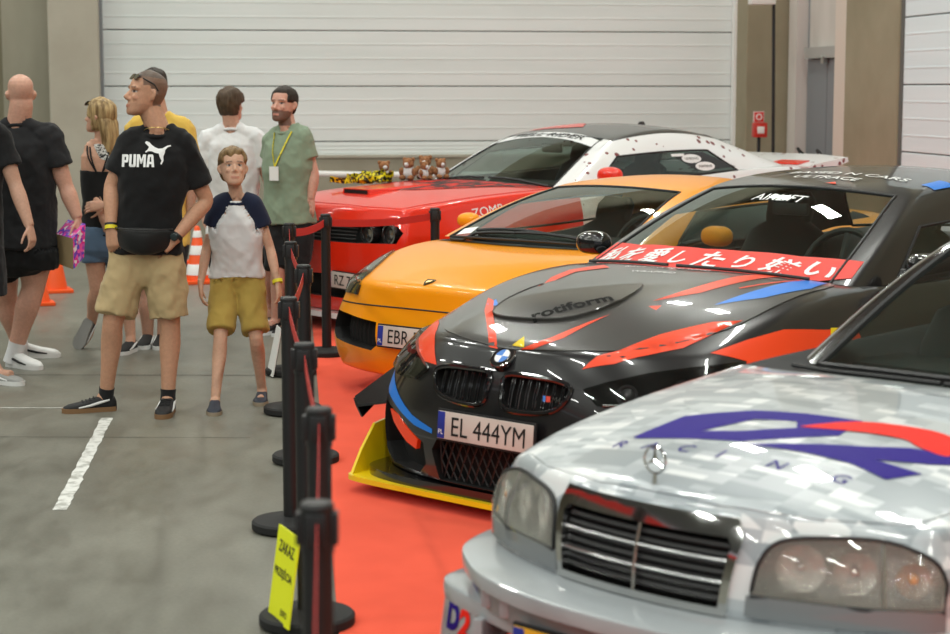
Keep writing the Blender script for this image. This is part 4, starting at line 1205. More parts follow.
# star ornament
bm = bmesh.new(); c = Vector((.165,.035,.735))
bm_tube(bm, [Vector((.165,.035,.69)), c+Vector((0,0,-.0))], [.009,.005], n=8)
bm_tube(bm, [c+Vector((0, math.cos(a)*.036, .036+math.sin(a)*.036)) for a in [k*math.pi/12 for k in range(24)]], .0035, n=6, closed=True)
for k in range(3):
    a = math.pi/2+k*2*math.pi/3; bm_tube(bm, [c+Vector((0,0,.036)), c+Vector((0, math.cos(a)*.036, .036+math.sin(a)*.036))], [.006,.002], n=6)
fix_normals(bm); mesh_obj('bonnet_ornament', bm, m_chrome, MB_)
# bumper: upper shelf, grey band with fins, lower lip, splitter
up = front_path([(-.115,0),(-.10,.25),(-.035,.48),(.06,.64),(.19,.78),(.40,.86),(.60,.875)])
bm = sweep(up, [(-.18,.420),(-.02,.414),(-.003,.409),(0,.400),(-.002,.368),(-.03,.362),(-.18,.362)]); bump = mesh_obj('bumper', bm, p_silver2, MB_, angle=50)
bm = sweep(up, [(-.16,.365),(-.028,.365),(-.03,.335),(-.034,.30),(-.16,.30)]); mesh_obj('bumper_band', bm, p_band, bump, angle=50)
lo = front_path([(-.06,0),(-.045,.25),(.0,.45),(.06,.66),(.125,.80),(.24,.86),(.60,.89)])
bm = sweep(lo, [(-.12,.315),(-.02,.313),(-.004,.306),(0,.292),(-.002,.262),(-.02,.257),(-.12,.257)]); mesh_obj('bumper_lip', bm, p_silver2, bump, angle=50)
for s in (1,-1):
    seg = [(x, y) for x, y in lo if s*y > .58]
    bm = sweep(seg, [(-.10,.27),(-.006,.27),(.006,.18),(.016,.10),(-.10,.10)]); ck = mesh_obj('bumper_corner', bm, p_silver2, bump, angle=50)
    fin = [(-.028+.0, s*.47, z) for z in (.33,.395)]
    for (y, dx) in ((.51,-.005),(.40,-.045)):
        bm = bmesh.new(); bm_box(bm, (dx+.035, s*y, .343), (.075,.03,.066), Matrix.Rotation(s*.35, 3, 'Z'), .006); mesh_obj('bumper_fin', bm, p_silver2, bump)
    bm = bmesh.new(); bm_box(bm, (.05, s*.545, .19), (.12,.03,.16), Matrix.Rotation(s*.3, 3, 'Z'), .006); mesh_obj('bumper_fin', bm, p_silver2, bump)
bm = sweep(lo, [(-.12,.12),(0,.12),(.015,.105),(-.12,.105)]); mesh_obj('bumper_splitter', bm, p_silver2, bump, angle=50)
bm = sweep([(x+.12,y*.93) for x, y in lo if abs(y) < .62], [(-.02,.27),(0,.27),(0,.11),(-.02,.11)]); mesh_obj('bumper_opening', bm, m_void, bump, angle=50)
bs = Surf(evaluated(bump.children[1]).copy())
cor = [c_ for c_ in bump.children if c_.name.startswith('bumper_corner')][0]; csf = Surf(evaluated(cor).copy())
kd = Vector((.86,-.5,0)); kx = Vector((-.5,-.86,0)).normalized()
surf_text('bumper_logo', csf, 'D', m_logoblue, cor, (.05,.72,.225), kx, (0,0,1), kd, h=.082, w=.078, bold=.05, off=.003)
surf_text('bumper_logo', csf, '2', m_logored, cor, (.02,.65,.222), kx, (0,0,1), kd, h=.082, w=.068, bold=.05, off=.004)
surf_text('bumper_logo', csf, 'RACING', m_logoblue, cor, (.04,.68,.165), kx, (0,0,1), kd, h=.014, w=.11, off=.003)
bnd = Surf(evaluated([c_ for c_ in bump.children if c_.name.startswith('bumper_band')][0]).copy())
surf_text('bumper_logo', bnd, 'BOSER', m_logoblue, bump, (.06,.655,.338), kx, (0,0,1), kd, h=.036, w=.13, bold=.03, off=.003)
make_plate(MB_, (-.088, .045, .262), (0,-1,0), (0,0,1), 'EL 28HK', m_plateyellow, tw=.36)
# screen surround, cabin, wheels
for s in (1,-1):
    seat(MB_, 2.35, s*.36, .55, mat('seat_grey', (.06,.06,.06), .7), h=.58)
    if s < 0: mirror(MB_, (1.85,s*.77,.86), (1.82,s*.92,.90), (.14,.2,.12), p_silver)
steering_wheel(MB_, 2.05, -.36, .86, m_blackplastic, r=.18)
bm = bmesh.new(); bm_box(bm, (2.02,0,.76), (.30,1.15,.10), None, .04); mesh_obj('dashboard', bm, m_interior, MB_)
bm = bmesh.new(); bm_box(bm, (2.22,0,1.12), (.03,.2,.06), None, .012); mesh_obj('rear_view_mirror', bm, m_blackplastic, MB_)
for (a, b_) in (((1.58,.60),(1.53,.0)),((1.55,.0),(1.60,-.60))):
    bm = bmesh.new(); bm_tube(bm, [mb_b.cast((a[0]+(b_[0]-a[0])*t, a[1]+(b_[1]-a[1])*t, 3), DOWN)[0]+Vector((0,0,.012)) for t in (0,.25,.5,.75,1)], .008, n=6); fix_normals(bm); mesh_obj('wiper', bm, m_blackplastic, MB_)
for x in (.83, 3.5):
    for s in (1,-1): make_wheel(MB_, x, s*.745, .308, .305, .21, m_silver, spokes=8, side=s)
in_o = [Vector(p) for p in ((.06,.32,.44),(.04,.31,.31),(.05,.37,.275),(.20,.80,.295),(.24,.87,.35),(.24,.87,.455),(.13,.66,.455))]
id_ = (.88,-.48,0)
cut(lb_bodyo, lb_cut+[cutter(lb_s, in_o, id_, .09, m_void), cutter(lb_s, mir(in_o), (.88,.48,0), .09, m_void)])
m_slatgrey = mat('intake_net', (.010,.010,.010), .7)
for s in (1,-1):
    bm = bmesh.new()
    for k in range(9):
        y = .36+.055*k
        p = [lb_s.cast(Vector((0, s*y, z))-Vector((.88,-.48*s,0))*2+Vector((.25*0,0,0)), Vector((.88,-.48*s,0)))[0] for z in (.30,.37,.44)]
        if all(q is not None for q in p): bm_tube(bm, [q+Vector((.05,-.03*s,0)) for q in p], .005, n=4)
    fix_normals(bm); mesh_obj('intake_grille', bm, m_slatgrey, LB)
seam = []
for k in range(41):
    y = -.85+1.7*k/40; z = .535-.03*(abs(y)/.85)**2
    h, n = lb_s.cast((-2,y,z), FWD)
    if h is not None: seam.append(h)
rim_tube('bonnet_gap', seam, .0045, m_seal, LB)
for s in (1,-1):
    o_ = [(.14,.57,.578),(.155,.55,.625),(.29,.60,.685),(.46,.67,.732),(.68,.765,.77),(.74,.83,.775),(.55,.86,.72),(.36,.84,.63),(.25,.77,.572)]
    pts = [Vector((x, s*y, z)) for x, y, z in o_]; d_ = Vector((.5,-.5*s,-.62))
    hl = conform('headlight', lb_s, pts, d_, m_hl_dark, LB, off=.002, depth=0, step=.04)
    for (x,y,z,r) in ((.27,.68,.64,.04),(.42,.75,.70,.035)):
        h, n = lb_s.cast(Vector((x,s*y,z))-d_*2, d_)
        if h is None: continue
        M = Matrix.Translation(h) @ n.to_track_quat('Z','Y').to_matrix().to_4x4()
        bm = bmesh.new(); bm_lathe(bm, [(r,.0),(r,.006),(r*.7,.003),(r*.4,.01),(.001,.012)], 20, M); fix_normals(bm); mesh_obj('lamp_reflector', bm, m_silver, hl)
    conform('lens', lb_s, pts, d_, glass('clear_lens', (.62,.64,.63), 1.6), hl, off=.014, depth=.012, step=.04)
    fg = [(.20,.60,.205),(.30,.80,.22)]
h, n = lb_s.cast((.12,0,3), DOWN); M = Matrix.Translation(h+n*.002) @ Matrix((Vector((0,-1,0)), n.cross(Vector((0,-1,0))), n)).transposed().to_4x4()
bm = bmesh.new(); sh = [(-.03,.035),(.03,.035),(.028,0),(0,-.042),(-.028,0)]; bm_prism(bm, [M @ Vector((x,y,0)) for x, y in sh], M.to_3x3() @ Vector((0,0,.005))); fix_normals(bm); eb = mesh_obj('emblem', bm, m_glossblack, LB, smooth=False)
bm = bmesh.new(); bm_prism(bm, [M @ Vector((x*.55+(.004 if y>0 else 0),y*.5,.005)) for x, y in sh], M.to_3x3() @ Vector((0,0,.002))); fix_normals(bm); mesh_obj('emblem_figure', bm, mat('gold', (.55,.36,.1), .3, .8), eb, smooth=False)
make_plate(LB, (-.012, .0, .378), (0,-1,0), (.1,0,1), 'EBR 5M12', m_platewhite, tw=.40, h_txt=.078)
# black cowl, wipers, sticker
cw = [(1.00,.70),(.96,.45),(.90,.15),(.90,-.15),(.96,-.45),(1.00,-.70),(1.14,-.70),(1.06,-.35),(1.02,0),(1.06,.35),(1.14,.70)]
conform('cowl', lb_s, PZ(cw), DOWN, m_blackplastic, LB, off=.004, depth=0, step=.05)
for (a, b_) in (((.98,.58),(.95,.05)),((.95,.12),(1.0,-.60)),((1.02,.40),(.97,-.2))):
    bm = bmesh.new(); pp = []
    for t in (0,.2,.4,.6,.8,1):
        q = Vector((a[0]+(b_[0]-a[0])*t, a[1]+(b_[1]-a[1])*t, 3)); h, n = Both(lb_cs, lb_s).cast(q, DOWN); pp.append(h+Vector((0,0,.015)))
    bm_tube(bm, pp, .01, n=6); fix_normals(bm); mesh_obj('wiper', bm, m_blackplastic, LB)
conform('screen_sticker', lb_cs, PZ([(1.04,.58),(1.14,.60),(1.12,.47),(1.02,.45)]), DOWN, m_inkwhite, LB, off=.003, depth=0, step=.03)
for s in (1,-1): mirror(LB, (1.48,s*.80,.85), ((1.58 if s > 0 else 1.50),s*(.93 if s > 0 else 1.0),.905), (.15,.20 if s < 0 else .16,.12 if s < 0 else .10), p_orange)
for s in (1,-1):
    conform('side_intake', lb_s, [Vector((x, s*.9, z)) for x, z in ((2.45,.80),(2.95,.83),(2.75,.70),(2.95,.52),(2.5,.45),(2.62,.65))], (0,-s,0), m_void, LB, off=.003, depth=0, step=.05)
    seat(LB, 2.2, s*.36, .48, m_seatb, h=.56, tilt=.38)
steering_wheel(LB, 1.66, -.36, .82, m_blackplastic)
bm = bmesh.new(); bm_box(bm, (1.48,0,.78), (.34,1.4,.14), None, .04); mesh_obj('dashboard', bm, m_interior, LB)
for x, r in ((.95,.325),(3.5,.335)):
    for s in (1,-1): make_wheel(LB, x, s*.815, r, r-.003, .25, m_rimdark, side=s)
# splatter: red drops on white, black and red flakes on the bonnet
N, L, b = nodes(p_chwhite)
v = N.new('ShaderNodeTexVoronoi'); v.feature = 'F1'; v.inputs['Scale'].default_value = 13; v.inputs['Randomness'].default_value = 1
t = noise_node(N, L, 2.6, 4, .6); tc = N.new('ShaderNodeTexCoord'); L.new(tc.outputs['Object'], v.inputs['Vector'])
r1 = ramp(N, L, t.outputs['Fac'], [(.42, (0,0,0)), (.66, (.40,.40,.40))])
lt = N.new('ShaderNodeMath'); lt.operation = 'LESS_THAN'; L.new(v.outputs['Distance'], lt.inputs[0]); L.new(r1.outputs['Color'], lt.inputs[1])
mxc = N.new('ShaderNodeMixRGB'); mxc.inputs[1].default_value = (.80,.80,.80,1); mxc.inputs[2].default_value = (.18,.012,.012,1)
L.new(lt.outputs[0], mxc.inputs[0]); L.new(mxc.outputs[0], b.inputs['Base Color'])
m_splat = paint('splattered_black_red', (.02,.02,.02), .5, coat=0., spec=.15)
N, L, b = nodes(m_splat); t = noise_node(N, L, 9, 6, .7, stretch=(.6,1.4,1)); r = ramp(N, L, t.outputs['Fac'], [(.51, (.016,.016,.017)), (.53, (.62,.022,.012))]); L.new(r.outputs[0], b.inputs['Base Color'])
gr_o = P3([(.80,.785),(.86,.74),(.82,.665),(.45,.655),(-.45,.655),(-.82,.665),(-.86,.74),(-.80,.785),(-.45,.795),(.45,.795)])
lo_o = P3([(.78,.42),(.70,.25),(-.70,.25),(-.78,.42)])
cut(ch_bodyo, ch_cut+[cutter(ch_s, gr_o, FWD, .09, m_void), cutter(ch_s, lo_o, FWD, .08, m_void)])
for y in (.74,.56,-.56,-.74):
    h, n = ch_s.cast((-2,y,.727), FWD); M = Matrix.Translation((h.x+.02,y,.727)) @ Matrix.Rotation(-math.pi/2, 4, 'Y')
    bm = bmesh.new(); bm_lathe(bm, [(.074,-.06),(.074,.012),(.062,.012),(.058,-.01),(.035,-.02),(.001,-.022)], 28, M); fix_normals(bm); hl = mesh_obj('headlight', bm, m_hl_dark, CH)
    bm = bmesh.new(); bm_lathe(bm, [(.068,.004),(.073,.013),(.063,.014)], 28, M, close=False); bm_lathe(bm, [(.034,-.02),(.03,-.01),(.001,-.004)], 20, M, close=False); fix_normals(bm); mesh_obj('lamp_ring', bm, m_silver, hl)
bm = bmesh.new()
for z in (.68,.705,.73,.755,.775): bm_tube(bm, [ch_s.cast((-2,y,z), FWD)[0]+Vector((.03,0,0)) for y in (-.45,-.2,0,.2,.45)], .006, n=5)
fix_normals(bm); mesh_obj('grille', bm, m_net, CH)
bm = bmesh.new(); pl = front_path([(.0,0),(.01,.4),(.06,.7),(.18,.88),(.5,.95)]); bm_prism(bm, [Vector((x,y,.10)) for x, y in pl], (0,0,.04)); fix_normals(bm); mesh_obj('chin_splitter', bm, p_chwhite, CH, angle=30)
make_plate(CH, (-.01,-.46,.385), (-.1,-1,0), (0,0,1), 'RZ 7214', m_platewhite, tw=.38)
bn_o = [(.14,.0),(.16,.45),(.24,.76),(.6,.80),(1.2,.80),(1.72,.80),(1.66,0)]; bn_o = bn_o+[(x,-y) for x, y in bn_o[::-1] if y > 0]
bn = conform('bonnet', ch_s, PZ(bn_o), DOWN, p_chred, CH, off=.004, depth=.012, step=.06)
ch_b = Both(ch_s, Surf(evaluated(bn).copy()))
conform('bonnet_patch', ch_b, PZ(spline([(.62,.0),(.72,-.28),(.95,-.42),(1.3,-.55),(1.66,-.72),(1.66,0),(1.66,.72),(1.3,.55),(.9,.42),(.72,.28)], 4)), DOWN, m_splat, bn, off=.003, depth=0, step=.05)
bm = bmesh.new()
sc = [Vector((.42,-.17,.955)),Vector((.42,.17,.955)),Vector((.42,.15,1.01)),Vector((.42,-.15,1.01))]; sb = [Vector((1.0,-.2,1.0)),Vector((1.0,.2,1.0)),Vector((1.0,.16,1.035)),Vector((1.0,-.16,1.035))]
bm_rings(bm, [sc, sb]); fix_normals(bm); sco = mesh_obj('bonnet_scoop', bm, p_chred, bn, angle=30)
bm = bmesh.new(); bm_box(bm, (.421,0,.985), (.01,.28,.036)); mesh_obj('scoop_opening', bm, m_void, sco, smooth=False)
fs = [Vector((x, -.95, z)) for x, z in ((.9,.90),(1.16,.93),(1.16,.885),(.88,.855))]
surf_text('fender_lettering', ch_s, 'ZOMB', m_inkwhite, CH, (.93,-.9,.87), (1,0,.1), (0,0,1), (0,1,-.3), w=.30, h=.07, bold=.03, off=.003)
# windscreen strip, roof flash, wipers
conform('windscreen_strip', ch_cs, PZ([(2.30,.64),(2.33,.3),(2.34,0),(2.33,-.3),(2.30,-.64),(2.40,-.63),(2.46,-.3),(2.47,0),(2.46,.3),(2.40,.63)]), DOWN, mat('strip_white', (.72,.72,.72), .5), CH, off=.004, depth=0, step=.05)
surf_text('strip_lettering', ch_cs, 'HELL RIDER', m_ink, CH, (2.40,0,0), (0,-1,0), (1,0,0), DOWN, w=.8, h=.08, bold=.01, off=.007)
conform('roof_flash', ch_cs, PZ([(2.62,.52),(2.66,.1),(2.72,-.05),(3.0,.2),(3.2,.5),(2.9,.56)]), DOWN, p_chred, CH, off=.004, depth=0, step=.06)
for (a, b_) in (((1.72,.6),(1.68,.0)),((1.69,-.05),(1.74,-.68))):
    bm = bmesh.new(); bm_tube(bm, [Both(ch_cs, ch_s).cast((a[0]+(b_[0]-a[0])*t, a[1]+(b_[1]-a[1])*t, 3), DOWN)[0]+Vector((0,0,.014)) for t in (0,.25,.5,.75,1)], .01, n=6); fix_normals(bm); mesh_obj('wiper', bm, m_blackplastic, CH)
# quarter glass with stickers
qd = (0,.93,-.36)
conform('quarter_panel', ch_cs, [Vector((x,-.82,z)) for x, z in ((3.22,1.08),(3.70,1.105),(3.36,1.255),(2.98,1.245))], qd, mat('quarter_black', (.02,.021,.022), .3), CH, off=.003, depth=0, step=.05)
for (x, z, tx) in ((3.20,1.185,'PURE PERFORMANCE'),(3.33,1.11,'VORSTEINER')):
    st = conform('round_sticker', ch_cs, [Vector((x+math.cos(a)*.115+.03*math.sin(a)*0,-.8,z+math.sin(a)*.042)) for a in [k*math.pi/10 for k in range(20)]], qd, m_inkwhite, CH, off=.006, depth=0, step=.04)
    surf_text('sticker_lettering', ch_cs, tx, m_ink, st, (x,-.8,z), (1,0,0), (0,0,1), qd, w=.16, h=.022, bold=.01, off=.009)
conform('small_sticker', ch_cs, [Vector((x,-.8,z)) for x, z in ((2.98,1.235),(3.13,1.235),(3.13,1.21),(2.98,1.21))], qd, m_inkwhite, CH, off=.006, depth=0, step=.04)
bm = bmesh.new(); bm_rings(bm, [[Vector((3.45+dx*k, dy*(1.1-k), 1.40+.085*(1-k))) for dx, dy in ((-.1,0),(0,.025),(.08,.02),(.1,0),(.08,-.02),(0,-.025))] for k in (1,.6,.15)]); 
for v in bm.verts: v.co.z -= .0
fix_normals(bm); mesh_obj('antenna_fin', bm, p_chblack, CH)
# spoiler
bm = bmesh.new(); rg = []
for y in (-.90,-.6,0,.6,.90):
    e = .0 if abs(y) > .8 else .02
    rg.append([Vector((4.55,y,1.09)),Vector((4.8,y,1.125+e)),Vector((5.10,y,1.155+e)),Vector((5.11,y,1.115+e)),Vector((4.85,y,1.06)),Vector((4.58,y,1.06))])
bm_rings(bm, rg); fix_normals(bm); spo = mesh_obj('rear_spoiler', bm, p_chwhite, CH, angle=30)
bm = bmesh.new(); bm_box(bm, (4.66,-.62,1.118), (.16,.3,.012), Matrix.Rotation(-.12,3,'Y')); mesh_obj('spoiler_patch', bm, p_chred, spo, smooth=False)
for s in (1,-1):
    if s < 0: mirror(CH, (2.08,s*.90,1.03), (2.05,s*1.04,1.09), (.16,.24,.14), p_chred)
    st = seat(CH, 3.0, s*.38, .72, mat('seat_blue', (.03,.03,.06), .5), h=.58)
steering_wheel(CH, 2.35, -.38, 1.0, m_blackplastic)
bm = bmesh.new(); bm_box(bm, (2.12,0,.96), (.4,1.5,.12), None, .04); mesh_obj('dashboard', bm, m_interior, CH)
bm = bmesh.new(); bm_box(bm, (2.42,0,1.27), (.03,.22,.07), None, .012); mesh_obj('rear_view_mirror', bm, m_blackplastic, CH)
for x in (.97, 3.92):
    for s in (1,-1): make_wheel(CH, x, s*.83, .357, .354, .26, m_rimdark, side=s)
# ---------------------------------------------------------------- people
def skin_mat(name, c):
    m = mat(name, c, .48, spec=.35)
    N, L, b = nodes(m); b.inputs['Subsurface Weight'].default_value = .12; b.inputs['Subsurface Radius'].default_value = (.02,.008,.004); b.inputs['Subsurface Scale'].default_value = .5
    a = N.new('ShaderNodeVertexColor'); a.layer_name = 'skin'
    t = noise_node(N, L, 60, 3, .6); r = ramp(N, L, t.outputs['Fac'], [(.3, (.9,.88,.88)), (.7, (1.05,1.03,1.02))])
    mx = N.new('ShaderNodeMixRGB'); mx.blend_type = 'MULTIPLY'; mx.inputs[0].default_value = 1
    L.new(a.outputs['Color'], mx.inputs[1]); L.new(r.outputs[0], mx.inputs[2]); L.new(mx.outputs[0], b.inputs['Base Color'])
    return m
def cloth(name, c, rough=.85, bump=.25, scale=900, sheen=.1):
    m = mat(name, c, rough, sheen=sheen, spec=.2); add_bump(m, scale, bump, .001); return m
m_skin = skin_mat('skin', (.6,.36,.26))

def ell_ring(c, r, f, w, dF, dB, n=28, p=2.3):
    """superellipse ring about c; w half width along r, dF/dB depth forwards/backwards along f"""
    out = []
    for k in range(n):
        a = 2*math.pi*k/n; ca, sa = math.cos(a), math.sin(a)
        x = math.copysign(abs(ca)**(2/p), ca); y = math.copysign(abs(sa)**(2/p), sa)
        out.append(c+r*(x*w)+f*(y*(dF if y > 0 else dB)))
    return out

def remesh(bm, name, voxel, smooth_it=3, factor=.5):
    fix_normals(bm)
    me = bpy.data.meshes.new(name); bm.to_mesh(me); bm.free()
    o = bpy.data.objects.new(name, me); COL.objects.link(o)
    md = o.modifiers.new('r', 'REMESH'); md.mode = 'VOXEL'; md.voxel_size = voxel; md.use_smooth_shade = True
    if smooth_it:
        s = o.modifiers.new('s', 'SMOOTH'); s.iterations = smooth_it; s.factor = factor
    out = evaluated(o); bpy.data.objects.remove(o); bpy.data.meshes.remove(me)
    return out

HEAD_ROWS = [ # u, half width, front, back (unit head: chin 0, crown 1; metres for a head .235 high)
 (0.00,.020,.084,-.045),(.03,.034,.091,-.025),(.08,.046,.094,.00),(.15,.054,.093,.035),(.24,.061,.091,.060),(.34,.066,.089,.077),(.44,.070,.087,.088),
 (.52,.072,.084,.095),(.58,.073,.088,.098),(.66,.074,.087,.100),(.75,.073,.081,.098),(.84,.066,.068,.088),(.91,.053,.050,.070),(.96,.036,.031,.046),(1.0,.012,.008,.016)]

class Head:
    def __init__(s, c, yaw, pitch=0., roll=0., size=.235):
        """c: middle of the head; yaw 0 faces the camera side (-y), positive turns to the image left"""
        R_ = Matrix.Rotation(-yaw, 3, 'Z')
        f = R_ @ Vector((0,-1,0)); r = R_ @ Vector((1,0,0)); u = Vector((0,0,1))
        q = Matrix.Rotation(-pitch, 3, r); f = q @ f; u = q @ u
        q = Matrix.Rotation(roll, 3, f); r = q @ r; u = q @ u
        s.f, s.r, s.u, s.k = f, r, u, size/.235; s.o = Vector(c)-u*size*.5; s.size = size
    def P(s, r, f, u): return s.o+s.r*r*s.k+s.f*f*s.k+s.u*u*s.size
    def local(s, p):
        d = p-s.o; return d.dot(s.r)/s.k, d.dot(s.f)/s.k, d.dot(s.u)/s.size
    def rings(s, grow=0., n=36):
        out = []
        for (u, w, F, B) in HEAD_ROWS:
            c = s.P(0, (F-B)/2*0, u)
            g = grow
            mid = (F-B)/2; half = (F+B)/2
            out.append(ell_ring(s.P(0, mid, u), s.r*s.k, s.f*s.k, w+g, half+g, half+g, n, 2.15))
        return out
    def add(s, bm, child=False):
        nk = .7 if child else 1.
        bm_rings(bm, s.rings())
        bm_tube(bm, [s.P(0,.078,.54), s.P(0,.088+.006*nk,.44), s.P(0,.092+.014*nk,.36), s.P(0,.090+.008*nk,.325)], [.009*nk*s.k,.011*nk*s.k,.0145*nk*s.k,.010*nk*s.k], n=10)
        for q in (1,-1):
            bm_tube(bm, [s.P(q*.010,.090,.345), s.P(q*.014,.094,.335), s.P(q*.012,.086,.325)], [.008*nk*s.k,.0095*nk*s.k,.006*nk*s.k], n=8)
            ear = [s.P(q*.070,-.006,.36), s.P(q*.077,-.012,.42), s.P(q*.081,-.018,.50), s.P(q*.079,-.012,.55), s.P(q*.073,-.004,.555)]
            bm_tube(bm, ear, [.008*s.k,.012*s.k,.015*s.k,.012*s.k,.007*s.k], n=8, flat=1.)
            bm_tube(bm, [s.P(q*.012,.084,.575), s.P(q*.034,.082,.59), s.P(q*.055,.064,.575)], [(.004 if child else .008)*s.k,(.004 if child else .009)*s.k,(.004 if child else .007)*s.k], n=8)
            bm_tube(bm, [s.P(q*.03,.070 if child else .073,.36), s.P(q*.045,.064,.40)], [.018*s.k,.016*s.k], n=8)
        for u in (.205, .175): bm_tube(bm, [s.P(-.022,.078,u), s.P(-.01,.091,u), s.P(.01,.091,u), s.P(.022,.078,u)], [.005*s.k,.0075*s.k,.0075*s.k,.005*s.k], n=8)

def finger(bm, p, d, nrm, lens, rad, curl):
    """finger from p along d bending towards nrm"""
    pts = [p-d*.02, p]; ax = d.cross(nrm).normalized(); dd = d.copy(); rr = [rad*1.05, rad*1.05]
    for i, l in enumerate(lens):
        dd = Matrix.Rotation(curl[i], 3, ax) @ dd
        p = p+dd*l; pts.append(p); rr.append(rad*(1-.1*(i+1)))
    pts.append(p+dd*rad*.6); rr.append(rad*.45)
    bm_tube(bm, pts, rr, n=8)

def hand(bm, wrist, d, palm, side, k=1., curl=.35, thumb_out=.6, spread=.06):
    """wrist point, finger direction d, palm normal (the side fingers curl to); side +1: thumb along d x palm, -1: other way"""
    d = Vector(d).normalized(); palm = (Vector(palm)-d*Vector(palm).dot(d)).normalized(); lat = d.cross(palm).normalized()*side
    rings = []
    for t, w, th in ((-.03,.026,.021),(.0,.028,.019),(.03,.036,.0175),(.065,.041,.016),(.09,.041,.0135),(.098,.038,.010)):
        rings.append(ell_ring(wrist+d*t*k, lat, palm, w*k, th*k, th*k, 16, 2.6))
    bm_rings(bm, rings)
    for i, (o, l) in enumerate(((.031,.068),(.0105,.078),(-.0105,.072),(-.031,.056))):
        c = curl*(1+.14*i)
        dd = (d+lat*spread*(1.5-i)).normalized()
        finger(bm, wrist+d*.092*k+lat*o*k+palm*.001, dd, palm, (l*.5*k, l*.32*k, l*.26*k), .0088*k, (c*.7, c, c*.8))
    td = (d*.55+lat*thumb_out+palm*.25).normalized()
    tp = wrist+d*.022*k+lat*.026*k
    finger(bm, tp, td, (d+palm*.4).normalized(), (.042*k, .032*k, .024*k), .0105*k, (.1, .25, .25))

def limb(bm, pts, rad, n=16): bm_tube(bm, spline([tuple(p) for p in pts], 4, closed=False), [r[0] for r in spline([(q,) for q in rad], 4, closed=False)], n=n)

class Body:
    """joints from the photo -> places; s.J name -> world point"""
    def __init__(s, Y, J, k=1., base=None):
        s.Y = Y; s.k = k
        s.J = {n: at(p[0], p[1], Y+(p[2] if len(p) > 2 else 0)) for n, p in J.items()}
        b = base or ((s.J['al']+s.J['ar'])/2)
        s.base = Vector((b.x, b.y, .0))
        for n in s.J: s.J[n] = s.J[n]-s.base
        J = s.J
        up0 = (J['sl']+J['sr']-J['hl']-J['hr']).normalized(); mid = (J['sl']+J['sr'])/2
        for q in 'lr':
            inn = (mid-J['s'+q]); inn -= up0*inn.dot(up0); J['s'+q] += inn.normalized()*.022*k-up0*.030*k
        s.hip = (J['hl']+J['hr'])/2; s.sh = (J['sl']+J['sr'])/2
        s.up = (s.sh-s.hip).normalized()
        s.rh = (J['hr']-J['hl']).normalized(); s.rs = (J['sr']-J['sl']).normalized()
        s.fh = s.rh.cross(Vector((0,0,1))).normalized(); s.fs = s.rs.cross(s.up).normalized()   # rl: image left -> right as seen from the front
    def torso_rings(s, rows, grow=0.):
        out = []
        for (t, w, dF, dB) in rows:
            a = max(0, min(1, t)); r = s.rh.lerp(s.rs, a).normalized(); f = s.fh.lerp(s.fs, a).normalized()*s.face
            c = s.hip+(s.sh-s.hip)*t
            out.append(ell_ring(c, r, f, (w+grow)*s.k, (dF+grow)*s.k, (dB+grow)*s.k))
        return out
MALE = [(-.26,.10,.07,.09),(-.16,.165,.10,.125),(0,.175,.105,.125),(.22,.160,.105,.095),(.40,.155,.105,.09),(.62,.172,.118,.105),(.80,.180,.115,.115),(.92,.175,.09,.105),(1.02,.130,.065,.08),(1.08,.075,.055,.06)]
FEMALE = [(-.26,.10,.07,.09),(-.16,.165,.095,.125),(0,.17,.095,.125),(.22,.140,.09,.09),(.40,.130,.09,.085),(.62,.142,.12,.09),(.80,.148,.105,.10),(.92,.145,.075,.095),(1.02,.105,.055,.07),(1.08,.06,.05,.05)]
FAT = [(-.26,.11,.07,.09),(-.16,.185,.13,.135),(0,.205,.16,.135),(.22,.205,.18,.115),(.40,.20,.175,.115),(.62,.20,.155,.125),(.80,.205,.135,.13),(.92,.195,.10,.115),(1.02,.140,.07,.085),(1.08,.085,.06,.065)]

